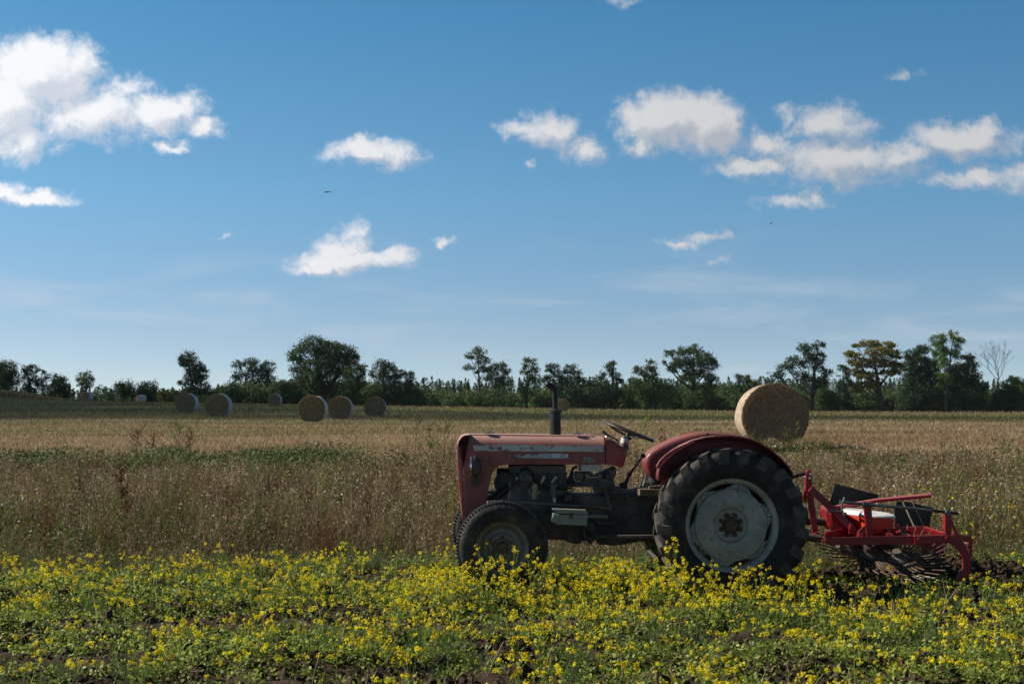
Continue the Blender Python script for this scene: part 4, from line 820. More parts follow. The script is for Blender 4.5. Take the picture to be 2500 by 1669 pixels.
# ---- wheels
def rear_wheel(xc, zc, w0, sgn, extra=True, lab=None):
    """w0 is the outer face, sgn=+1 when the wheel's outside looks at the camera"""
    root = tr; W = .28; s = sgn
    def P(lst): return [(r, w0 + s * w) for r, w in lst]
    M = MB(); M.lathe((xc, zc), P([(.372, .055), (.40, .030), (.45, .006), (.50, .000), (.545, .006), (.572, .022), (.583, .05), (.588, .10), (.590, .14), (.588, .18), (.583, .23), (.572, .258), (.545, .274), (.50, .28), (.45, .274), (.40, .25), (.372, .225)]), 72)
    ty = M.obj('tyre', MRUB, root)
    M = MB(); n = 21
    for side in (0, 1):
        for i in range(n):
            a = 2 * math.pi * (i + (.5 if side else 0)) / n + .05; path = []
            for t in np.linspace(0, 1, 8):
                if t < .72: q = t / .72; w = .145 - q * .125; r0 = .588 - .010 * q * q; r1 = .6135 - .006 * q * q; da = .165 * q
                else: q = (t - .72) / .28; w = .020 - .018 * q; r0 = .570 - .075 * q; r1 = .6075 - .085 * q; da = .165 + .035 * q
                path.append((w, r0, r1, a - da, .045 + .060 * t))
            prev = None
            for w, r0, r1, aa, wid in path:
                if side: w = .28 - w
                wi = w - (.006 if not side else -.006) * (1 if w < .03 or w > .25 else 0); h = wid / .6 * .5; V = []
                for rr, dd in ((r0, -h), (r1, -h * .82), (r1, h * .82), (r0, h)):
                    V.append(M.bm.verts.new((xc + rr * math.sin(aa + dd), w0 + s * wi, zc + rr * math.cos(aa + dd))))
                if prev:
                    for j in range(3): M.bm.faces.new((prev[j], prev[j + 1], V[j + 1], V[j]))
                else: M.bm.faces.new(V)
                prev = V
            M.bm.faces.new(prev[::-1])
    M.obj('tread_lug', MTREAD, ty, smooth=25)
    M = MB(); M.lathe((xc, zc), P([(.376, .060), (.392, .044), (.396, .050), (.390, .060), (.372, .072), (.362, .082), (.350, .084), (.343, .100), (.338, .14), (.338, .17), (.362, .20), (.39, .22), (.376, .215), (.33, .18), (.326, .14), (.330, .098), (.340, .078), (.362, .064)]), 72, closed=True)
    rim = M.obj('rim', MWHEEL, root, smooth=35)
    M = MB(); seg = 96; ring0 = []; ring1 = []
    for i in range(seg):
        th = 2 * math.pi * i / seg; f = (math.cos(6 * (th - R(75))) + 1) / 2; r = .288 + .052 * f ** 1.3
        ring0.append(Vector((xc + r * math.sin(th), 0, zc + r * math.cos(th))))
    M.slab(ring0, w0 + s * .118, w0 + s * .126); M.obj('wheel_tabs', MWHEEL, rim)
    M = MB(); M.lathe((xc, zc), P([(.291, .124), (.290, .104), (.283, .094), (.276, .096), (.262, .092), (.20, .085), (.160, .084), (.140, .092), (.128, .110), (.120, .112), (.0, .112)]), 64)
    dk = M.obj('wheel_disc', MWHEEL, rim, smooth=30)
    M = MB(); M.lathe((xc, zc), P([(.054, .114), (.054, .085), (.047, .078), (.0, .076)]), 28)
    for i in range(8):
        th = 2 * math.pi * (i + .5) / 8; x, z = xc + .082 * math.sin(th), zc + .082 * math.cos(th); M.lathe((x, z), P([(.020, .114), (.020, .094), (.014, .088), (0, .088)]), 8)
    M.obj('hub', MHUB, dk)
    for i in range(6):
        th = R(75) + i * R(60); x, z = xc + .317 * math.sin(th), zc + .317 * math.cos(th)
        M = MB(); M.lathe((x, z), P([(.020, .118), (.020, .108), (.013, .106), (.013, .084), (.008, .080), (0, .080)]), 8); M.obj('wheel_bolt', MWHEEL, rim)
cr_ = T(1790.6, 1284, 0)
rear_wheel(cr_.x, cr_.z, 0.0, 1)
rear_wheel(cr_.x + .012, cr_.z, 1.60, -1)
def front_wheel(c, w0, s, steer):
    W = .165; piv = Vector((c[0], w0 + s * W / 2, c[1])); P = lambda l: [(r, w0 + s * w) for r, w in l]
    objs = []
    M = MB(); M.lathe(c, P([(.205, .032), (.24, .008), (.28, .0), (.315, .004), (.340, .016), (.352, .032), (.360, .042), (.361, .05), (.355, .055), (.364, .062), (.366, .078), (.358, .0825), (.366, .087), (.364, .103), (.355, .110), (.361, .115), (.360, .123), (.352, .133), (.340, .149), (.315, .161), (.28, .165), (.24, .157), (.205, .133)]), 72)
    ty = M.obj('tyre', MRUB, tr, smooth=30); objs.append(ty)
    for k, wv in ((0, .037), (1, .128)):
        M = MB()
        for i in range(78):
            th = 2 * math.pi * i / 78; m_ = Matrix.Rotation(th, 3, 'Y'); ce = Vector((c[0] + .352 * math.sin(th), w0 + s * wv, c[1] + .352 * math.cos(th))); M.box(ce, (.0165, .026, .030), m_)
        objs.append(M.obj('tread_block', MTREAD, tr))
    M = MB(); M.lathe(c, P([(.208, .034), (.214, .026), (.208, .030), (.196, .040), (.180, .046), (.172, .060), (.160, .085), (.150, .092), (.118, .088), (.105, .076), (.085, .074), (.060, .086), (0, .086)]), 48)
    objs.append(M.obj('rim', paint('front_wheel_paint', (.13, .135, .12), (.06, .06, .052), (.12, .08, .045), dust=(.14, .11, .07), dustamt=.4, top=.2, wear_lo=.52, wear_hi=.62) if not bpy.data.materials.get('front_wheel_paint') else bpy.data.materials['front_wheel_paint'], tr, smooth=30))
    M = MB(); M.lathe(c, P([(.046, .086), (.044, .048), (.036, .036), (0, .034)]), 24)
    for i in range(6):
        th = 2 * math.pi * i / 6; M.lathe((c[0] + .083 * math.sin(th), c[1] + .083 * math.cos(th)), P([(.014, .076), (.014, .062), (0, .060)]), 6)
    objs.append(M.obj('hub', MHUB, tr))
    for k, o in enumerate(objs):
        if steer: o.data.transform(Matrix.Translation(piv) @ Matrix.Rotation(steer, 4, 'Z') @ Matrix.Translation(-piv))
        if k in (1, 2): o.parent = objs[0]
        if k == 4: o.parent = objs[3]
cf = T(1226.7, 1338, .09); front_wheel((cf.x, cf.z), .085, 1, 0)
cg_ = T(1208.5, 1327, 1.5); front_wheel((cf.x - .035, cf.z + .01), 1.515, -1, 0)
M = MB(); M.tube([(cf.x + .02, .20, cf.z), (cf.x + .02, 1.40, cf.z)], .03); M.beam((cf.x + .02, .26, cf.z + .10), (cf.x + .02, .80, cf.z + .16), .08, .06); M.beam((cf.x + .02, 1.34, cf.z + .10), (cf.x + .02, .80, cf.z + .16), .08, .06)
M.tube([(cf.x + .02, .25, cf.z + .0), (cf.x + .02, .25, cf.z + .18)], .028); M.obj('front_axle', MGREASE, tr)
M = MB(); M.tube([(cr_.x, .10, cr_.z), (cr_.x, 1.5, cr_.z)], .07, k=16); M.tube([(cr_.x, .30, cr_.z), (cr_.x, .62, cr_.z)], .10, k=16); M.slab([Q2(X, Y, .6) for X, Y in ((100,760),(440,700),(1300,760),(1450,900),(1450,1180),(1000,1240),(250,1200),(60,1170))], .60, 1.0); M.obj('rear_axle', MGREASE, tr, bevel=.01)
M = MB(); M.beam(Q2(215,745,.42), Q2(470,745,.42), .05, .25); M.slab([Q2(X, Y, .36) for X, Y in ((320,700),(440,690),(440,730),(320,740))], .36, .44); M.obj('foot_plate', mat('ochre_metal', (.16, .12, .07), .7, (.07, .05, .03), scale=9), tr)
# ---- fenders
ne = [(400,645),(403,590),(412,545),(436,490),(480,430),(540,375),(620,325),(720,280),(830,252),(930,240),(1020,237),(1130,242),(1230,262),(1330,302),(1420,355),(1510,432),(1580,505),(1618,560),(1632,605)]
def fender(curve, w_in, w_out, Q, wq, m, inner_bottom):
    pts = [Q(X, Y, wq) for X, Y in curve]; M = MB()
    n = len(pts); rings = []
    dirn = 1 if w_out > w_in else -1; W = abs(w_out - w_in); c = sum((Vector(p) for p in pts), Vector()) / n
    prof = [(0.05, 0.0), (.022, .006), (.006, .022), (0, .05), (0, W - .006), (-.003, W), (.012, W + .001)]
    for d, w in prof:
        ring = []
        for i, p in enumerate(pts):
            a = pts[max(i - 1, 0)]; b = pts[min(i + 1, n - 1)]; tg = (b - a).normalized(); nn = Vector((tg.z, 0, -tg.x))
            if nn.dot(c - p) < 0: nn = -nn
            ring.append(M.bm.verts.new((p.x + nn.x * d, w_in + dirn * w, p.z + nn.z * d)))
        rings.append(ring)
    for a, b in zip(rings[:-1], rings[1:]):
        for i in range(n - 1): M.bm.faces.new((a[i], a[i + 1], b[i + 1], b[i]))
    bot = [M.bm.verts.new((Q(X, Y, wq).x, w_in, Q(X, Y, wq).z)) for X, Y in inner_bottom]
    M.bm.faces.new(rings[0] + bot)
    o = M.obj('fender', m, tr, smooth=45); s = o.modifiers.new('thickness', 'SOLIDIFY'); s.thickness = .004; return o
nf = fender(ne, .335, .12, Q2, .12, MFEND, ((1600,800),(1200,900),(700,900),(470,760)))
fe = [(388,640),(340,620),(305,575),(286,525),(279,480),(290,425),(330,378),(400,335),(500,285),(600,248),(700,222),(790,207),(870,203),(960,206),(1050,215),(1140,232),(1260,262),(1380,330),(1500,420)]
ff = fender(fe, 1.262, 1.47, Q2, 1.262, MFEND, ((1400,900),(700,900),(420,760)))
M = MB(); M.tube([Q2(X, Y, .333) for X, Y in ((585,560),(600,500),(640,440),(720,375),(840,320),(960,297),(1080,300),(1200,328),(1300,375),(1380,435),(1440,500))], .006, k=6); M.obj('pressed_rib', MFEND, nf)
for X, Y in ((668,372), (1375,432), (1240,365)):
    M = MB(); a = Q2(X, Y, .33); M.tube([a, a - Vector((0, .012, 0))], .011, k=8); M.obj('fender_bolt', MTINE, nf)
for X, Y in ((540,317), (847,222)):
    M = MB(); a = Q2(X, Y, 1.262); M.tube([a, a - Vector((0, .012, 0))], .013, k=8); M.obj('fender_bolt', MTINE, ff)
# bright crimson lip plate of the near fender's front
lp = [(382,518),(420,455),(480,400),(560,350),(650,312),(725,294),(640,335),(560,380),(490,440),(440,490),(408,535)]
M = MB(); M.slab([Q2(X, Y, .112) for X, Y in lp], .112, .125); lo_ = M.obj('fender_lip', MCRIM, tr)
M = MB(); M.tube([Q2(X, Y, .108) for X, Y in lp + lp[:1]], .0042, k=6); M.obj('lip_edge', paint('pink_edge', (.62, .10, .12), (.5, .07, .09), (.4, .05, .05), dustamt=.1, rust=False), lo_)
# top link and lift arm of the tractor's rear
M = MB(); M.tube([Q2(1500,640,.80), Q2(1660,600,.80), Q2(1750,578,.80)], .015); M.tube([Q2(1450,640,.80), Q2(1620,606,.80)], .022); M.obj('top_link', MBLK, tr)
M = MB(); M.tube([Q3(100,900,.5), Q3(205,945,.5), Q3(340,960,.5)], .032); M.obj('lower_link', MGREASE, tr); M = MB(); M.tube([Q3(100,900,1.1), Q3(205,945,1.1), Q3(340,930,1.1)], .032); M.obj('lower_link', MGREASE, tr); M = MB(); M.tube([Q3(60,740,.95), Q3(440,770,.95)], .035); M.obj('lift_shaft', MGREASE, tr)

# ------------------------------------------------------------------ cultivator behind the tractor
cu = empty('cultivator', TO + _rx * 1.5, TY, label='bright red mounted cultivator with tine wheels and grey crank behind the tractor', cat='farm implement')
CO = Vector((1.5, 0, 0))
_obj = MB.obj
def cobj(M, name, m, parent=None, **k):
    bmesh.ops.translate(M.bm, vec=-CO, verts=M.bm.verts); return M.obj(name, m, parent or cu, **k)
WN = .36
M = MB(); M.slab([Q3(X, Y, WN) for X, Y in ((390,908),(480,945),(1420,926),(1420,1024),(480,1036),(405,990))], WN, WN + .022)
M.slab([Q3(X, Y, WN) for X, Y in ((385,905),(480,944),(480,952),(392,914))], WN, WN + .06)
M.beam(Q3(395,945,.38), Q3(690,880,1.0), .085, .015)
M.beam(Q3(690,925,1.02), Q3(1330,870,1.02), .07, .02)
M.beam(Q3(1330,870,1.02), Q3(1560,862,.96), .07, .02); M.beam(Q3(1560,862,.96), Q3(1800,940,.40), .07, .02)
M.beam(Q3(1240,890,1.0), Q3(1440,950,.38), .02, .05); M.beam(Q3(800,935,.38), Q3(770,905,1.0), .05, .04); M.beam(Q3(1150,950,.38), Q3(1080,890,1.0), .05, .05)
fr = cobj(M, 'frame', MIMPL, bevel=.003)
M = MB(); M.slab([Q3(X, Y, WN) for X, Y in ((1410,924),(1800,914),(1865,922),(1930,955),(1985,1015),(2022,1085),(2045,1160),(2062,1260),(2050,1360),(2010,1440),(1880,1440),(1925,1340),(1965,1290),(1968,1210),(1950,1150),(1915,1090),(1870,1045),(1815,1008),(1425,1022))], WN - .024, WN - .002)
M.slab([Q3(X, Y, WN) for X, Y in ((1400,924),(1490,924),(1480,1030),(1412,1028))], WN - .036, WN - .024)
shk = cobj(M, 'curved_shank', MIMPL, bevel=.003)
for X, Y in ((1468,970), (1790,957)):
    M = MB(); a = Q3(X, Y, WN - .036); M.tube([a, a - Vector((0, .020, 0))], .017, k=6); cobj(M, 'bolt', MIMPL, shk)
M = MB(); M.beam(Q3(1850,935,.6), Q3(2090,965,.8), .055, .02); M.slab([Q3(X, Y, .8) for X, Y in ((2040,960),(2085,958),(2092,1220),(2070,1400),(2030,1400),(2055,1220),(2035,1030))], .80, .83); M.tube([Q3(2040,1030,.76), Q3(2055,1210,.76)], .012); cobj(M, 'rear_leg', MIMPL, bevel=.003)
# headstock
M = MB(); M.slab([Q3(X, Y, .74) for X, Y in ((178,215),(188,185),(212,172),(238,184),(248,215),(248,355),(262,450),(322,885),(320,900),(258,912),(190,480),(174,370))], .74, .758)
M.slab([Q3(X, Y, .86) for X, Y in ((165,215),(175,180),(200,168),(225,180),(235,215),(235,360),(190,480),(180,560),(150,520),(140,480),(168,380))], .86, .878)
M.slab([Q3(X, Y, .74) for X, Y in ((318,890),(258,912),(262,895),(312,880))], .72, .78); hs = cobj(M, 'headstock', MIMPL, bevel=.003)
for X, Y in ((218,215), (210,262)):
    M = MB(); a = Q3(X, Y, .74); M.tube([a + Vector((0, .14, 0)), a - Vector((0, .03, 0))], .012, k=8); cobj(M, 'headstock_pin', MCHR, hs)
M = MB(); M.beam(Q3(225,385,.72), Q3(500,640,.70), .058, .02); M.beam(Q3(500,640,.70), Q3(720,860,.66), .05, .02); M.slab([Q3(X, Y, .66) for X, Y in ((668,790),(700,778),(748,850),(752,905),(662,905))], .64, .66); br = cobj(M, 'brace', MIMPL, bevel=.003)
M = MB(); a = Q3(692, 828, .64); M.tube([a, a - Vector((0, .018, 0))], .014, k=6); cobj(M, 'bolt', MIMPL, br)
# crank post and rod
M = MB(); M.slab([Q3(X, Y, .52) for X, Y in ((832,560),(918,560),(930,700),(948,935),(876,938),(845,700))], .50, .53); M.slab([Q3(X, Y, .52) for X, Y in ((830,536),(925,536),(925,602),(830,602))], .48, .56)
M.slab([Q3(X, Y, .50) for X, Y in ((858,800),(870,930),(775,885),(770,876))], .50, .512); cobj(M, 'front_post', MIMPL, bevel=.003)
M = MB(); M.slab([Q3(X, Y, .52) for X, Y in ((1755,678),(1830,678),(1830,916),(1755,916))], .48, .54); M.beam(Q3(1828,735,.54), Q3(1915,935,.54), .022, .02); cobj(M, 'rear_post', MIMPL, bevel=.003)
M = MB(); M.tube([Q3(565,538,.48), Q3(1630,636,.48)], .0125, k=12); M.tube([Q3(565,538,.48), Q3(610,542,.48)], .018, k=12); M.tube([Q3(828,560,.48), Q3(845,562,.48)], .026, k=14); rod = cobj(M, 'crank_rod', MSTEEL)
M = MB(); M.tube([Q3(618,482,.47), Q3(612,520,.46), Q3(588,560,.46), Q3(586,640,.46), Q3(570,652,.46), Q3(425,645,.44)], .0085, k=8); cobj(M, 'crank_handle', MSTEEL, rod)
M = MB(); M.tube([Q3(1628,636,.48), Q3(1925,673,.48)], .0105, k=10)
for i in range(26):
    t = i / 26; a = Q3(1640 + 280 * t, 638 + 35 * t, .48); M.tube([a, a + Vector((.003, 0, 0))], .0125, k=10)
cobj(M, 'threaded_rod', MBLK, rod)
M = MB(); a = Q3(1808, 662, .46); M.tube([a, a + Vector((0, .06, 0))], .023, k=14); cobj(M, 'rod_nut', MSTEEL, rod, bevel=.003)
M = MB(); M.tube([Q3(500,600,1.15), Q3(1000,520,1.1), Q3(1450,478,1.05), Q3(1608,462,1.02)], .0185, k=14); cobj(M, 'lift_tube', paint('pinkish_red', (.44, .02, .06), (.34, .015, .04), (.2, .03, .03), dustamt=.1, rust=False, coat=.3), bevel=0)
# black guard sheets
M = MB(); M.slab([Q3(X, Y, 1.25) for X, Y in ((512,330),(1010,458),(985,530),(700,610),(445,580),(450,530))], 1.25, 1.262); cobj(M, 'guard_sheet', MPANEL)
M = MB(); M.slab([Q3(X, Y, 1.12) for X, Y in ((1225,528),(1300,530),(1640,605),(1610,720),(1590,850),(1200,850),(1190,620))], 1.12, 1.132); g2_ = cobj(M, 'guard_sheet', MPANEL)
M = MB(); M.tube([Q3(1290,540,1.1), Q3(1425,830,1.08)], .008, k=6); M.tube([Q3(1385,510,1.1), Q3(1440,640,1.1), Q3(1530,820,1.1)], .003, k=6); cobj(M, 'stay_rod', MBRASS, g2_)
# hoppers
def hopper(A, B, wn, wf, h, tp, lid, name, Cc=None):
    a = Q3(*A, wn); b = Q3(*B, wn); z = (a.z + b.z) / 2; sh = -.06 if Cc is None else Cc
    top = [(a.x, wn, z), (b.x, wn, z), (b.x + sh, wf, z), (a.x + sh, wf, z)]
    M = MB(); M.prism(top, h * .55, .96); c = sum((Vector(p) for p in top), Vector()) / 4
    t2 = [(c.x + (p[0] - c.x) * .955, c.y + (p[1] - c.y) * .955, p[2] - h * .55) for p in top]; M.prism(t2, h * .45, .45)
    o = cobj(M, name, MHOP if lid else MIMPL, bevel=.018)
    if lid:
        M = MB(); t3 = [(c.x + (p[0] - c.x) * 1.03, c.y + (p[1] - c.y) * 1.03, p[2] + .028) for p in top]
        n = 4; a_ = [M.bm.verts.new((c.x + (p[0] - c.x) * .80, c.y + (p[1] - c.y) * .80, p[2])) for p in t3]; b_ = [M.bm.verts.new((p[0], p[1], p[2] - .022)) for p in t3]; c_ = [M.bm.verts.new((p[0], p[1], p[2] - .042)) for p in t3]
        M.bm.faces.new(a_); M.bm.faces.new(c_[::-1])
        for i in range(4): M.bm.faces.new((a_[i], b_[i], b_[(i + 1) % 4], a_[(i + 1) % 4])); M.bm.faces.new((b_[i], c_[i], c_[(i + 1) % 4], b_[(i + 1) % 4]))
        cobj(M, 'lid', MWHITE, o, bevel=.008)
    return o
hopper((925,706), (1200,706), .62, 1.30, .22, .7, True, 'hopper', -.20)
M = MB(); M.tube([Q3(1085,860,.9), Q3(1085,1050,.9)], .05, k=10); M.beam(Q3(1190,800,.7), Q3(1340,880,.7), .03, .03); M.beam(Q3(1110,850,.62), Q3(1170,950,.6), .02, .04); cobj(M, 'seed_chute', MIMPL)
M = MB(); M.slab([Q3(X, Y, .80) for X, Y in ((432,605),(470,590),(600,595),(618,640),(640,780),(655,868),(560,892),(490,880),(452,810),(436,700))], .80, 1.10); cobj(M, 'wheel_guard', MIMPL, bevel=.03, smooth=60)
M = MB(); M.beam(Q3(600,695,1.0), Q3(840,700,1.0), .06, .03); M.slab([Q3(X, Y, 1.1) for X, Y in ((350,610),(420,600),(440,760),(345,720))], 1.1, 1.13); cobj(M, 'cross_bar', MIMPL, bevel=.003)
M = MB(); M.slab([Q3(X, Y, .95) for X, Y in ((1490,1020),(1750,1015),(1765,1120),(1740,1260),(1680,1360),(1600,1400),(1560,1250),(1500,1120))], .95, .965); cobj(M, 'furrow_blade', MIMPL)
# tine wheels
def tine_wheel(X, Y, w, rad, nrm_, n, ph):
    c = Q3(X, Y, w); a = Vector(nrm_).normalized(); b = a.cross(Vector((0, 1, .3))).normalized(); d = a.cross(b)
    M = MB(); M.tube([c - a * .05, c - a * .02, c + a * .02, c + a * .05], [.04, .085, .085, .04], k=24); M.tube([c - a * .09, c + a * .09], .04, k=12); o = cobj(M, 'tine_hub', MGREASE)
    M = MB()
    for i in range(n):
        t = 2 * math.pi * i / n + ph; e = b * math.cos(t) + d * math.sin(t); e2 = b * math.cos(t + .22) + d * math.sin(t + .22)
        M.tube([c + e * .07, c + e * rad * .6 + a * .02, c + (e * .45 + e2 * .55) * rad * 1.02 + a * .06], [.0085, .0075, .005], k=5)
    cobj(M, 'tines', MTINE, o)
tine_wheel(870, 1165, .62, .45, (.16, -.34, .93), 34, .1)
tine_wheel(1230, 1205, .58, .45, (-.20, -.42, .89), 38, .3)
tine_wheel(1010, 1160, 1.05, .40, (.1, -.35, .93), 30, .2)
M = MB(); M.tube([Q3(880,1000,.7), Q3(880,1140,.7)], .03); cobj(M, 'tine_mount', MGREASE); M = MB(); M.tube([Q3(1190,1000,.7), Q3(1190,1180,.7)], .03); cobj(M, 'tine_mount', MGREASE); M = MB(); M.beam(Q3(560,1040,.6), Q3(590,1110,.6), .05, .12); cobj(M, 'tine_mount', MGREASE)
# ------------------------------------------------------------------ vegetation
YEL = [(0, (.55, .42, .012)), (1, (.93, .86, .05)), (.5, (.84, .72, .02))]
MYEL = mat('mustard_petals', (.7, .6, .02), .6, tint=YEL, transl=.40, spec=.2)
MGRN = mat('green_leaves', (.1, .15, .03), .5, tint=[(0, (.075, .115, .022)), (1, (.42, .48, .10)), (.5, (.21, .28, .050))], transl=.45, spec=.25)
MFEA = mat('feathery_green', (.06, .12, .04), .6, tint=[(0, (.045, .09, .028)), (1, (.16, .25, .07)), (.5, (.09, .16, .048))], transl=.35)
MDRY = mat('dry_stems', (.2, .15, .08), .8, tint=[(0, (.070, .046, .026)), (1, (.66, .56, .39)), (.35, (.21, .148, .084)), (.7, (.39, .295, .18))], transl=.25, spec=.15)
MOLV = mat('olive_weeds', (.09, .1, .04), .7, tint=[(0, (.07, .075, .022)), (1, (.30, .30, .085)), (.5, (.125, .135, .045))], transl=.3, spec=.2)
MRUS = mat('russet_weeds', (.15, .06, .03), .8, tint=[(0, (.07, .026, .016)), (1, (.25, .12, .055)), (.5, (.14, .060, .030))], transl=.2, spec=.15)
MWPT = mat('white_petals', (.75, .75, .72), .6, transl=.3)
MSOIL = mat('soil_clod', (.034, .023, .016), .95, (.085, .060, .042), scale=12, spec=.1, bump=.6, bscale=50)
MSTUB = mat('pale_stalk', (.34, .26, .17), .8, (.16, .10, .06), scale=6, spec=.2)

def uv2(n, y0, y1, hw=.44):
    """points spread evenly over the visible wedge of ground"""
    y = np.sqrt(RNG.uniform(y0 * y0, y1 * y1, n)); return RNG.uniform(-hw, hw, n) * y, y
def m_local(x, y):
    dx, dy = x - TO.x, y - TO.y; return dx * _rx.x + dy * _rx.y, dx * _ry.x + dy * _ry.y
def blocked(x, y, low=False):
    u, w = m_local(x, y)
    b = (np.abs(u) < .46) & (w > -.05) & (w < .36)
    b |= (np.abs(u - cf.x) < .30) & (w > .03) & (w < .32)
    b |= (np.abs(u) < .5) & (w > 1.25) & (w < 1.68); b |= (np.abs(u - cf.x) < .35) & (w > 1.3) & (w < 1.6)
    if not low: b |= (u > -2.2) & (u < 2.0) & (w > -.02) & (w < 1.7)
    return b
def G(x, y): return np.stack([x, y, gz(x, y)], 1)

def mustard(S, base, h, spread=1.0, mats=(0, 1)):
    """stems, leaves (material 0) and yellow flower heads (material 1)"""
    n = len(base); lean = RNG.normal(size=(n, 2)) * .06
    top = base + np.stack([lean[:, 0], lean[:, 1], h * .8], 1)
    S.add(blade_quads(base, h * .8, lean, .006, bend=0, segs=1), 4, RNG.uniform(.3, .8, n), mats[0])
    nb = RNG.integers(2, 8, n); idx = np.repeat(np.arange(n), nb); k = len(idx); t = RNG.uniform(.45, 1.0, k)[:, None]
    s0 = base[idx] * (1 - t) + top[idx] * t; a = RNG.uniform(0, 2 * np.pi, k); r = RNG.uniform(.02, .15, k) * spread
    hh = h[idx] * RNG.uniform(.72, 1.06, k); e = np.stack([s0[:, 0] + np.cos(a) * r, s0[:, 1] + np.sin(a) * r, np.maximum(base[idx, 2] + hh, s0[:, 2] + .03)], 1)
    S.add(blade_quads(s0, e[:, 2] - s0[:, 2], (e - s0)[:, :2], .004, bend=0, segs=1), 4, RNG.uniform(.3, .9, k), mats[0])
    nl = 7; li = np.repeat(np.arange(n), nl); tl = RNG.uniform(0.05, .8, len(li))[:, None]; p = base[li] * (1 - tl) + top[li] * tl + RNG.normal(size=(len(li), 3)) * np.array([.03, .03, .01])
    S.add(leaf_quads(p, RNG.uniform(.025, .075, len(li)) * (1.15 - tl[:, 0]), RNG.uniform(.010, .026, len(li)), up=.45), 4, RNG.uniform(.2, 1, len(li)), mats[0])
    nf = RNG.integers(5, 17, k); fi = np.repeat(np.arange(k), nf); d = rnd_dir(len(fi)); d[:, 2] = d[:, 2] * .9 + .1; q = e[fi] + d * (RNG.uniform(.009, .024, k)[fi])[:, None] * RNG.uniform(.6, 1, (len(fi), 1))
    ti = np.clip(RNG.uniform(.08, .9, k)[fi] + RNG.normal(size=len(fi)) * .15, 0, 1)
    for _ in range(2): S.add(leaf_quads(q, RNG.uniform(.010, .017, len(q)), RNG.uniform(.008, .014, len(q)), up=.1), 4, ti, mats[1])
    return fi, k

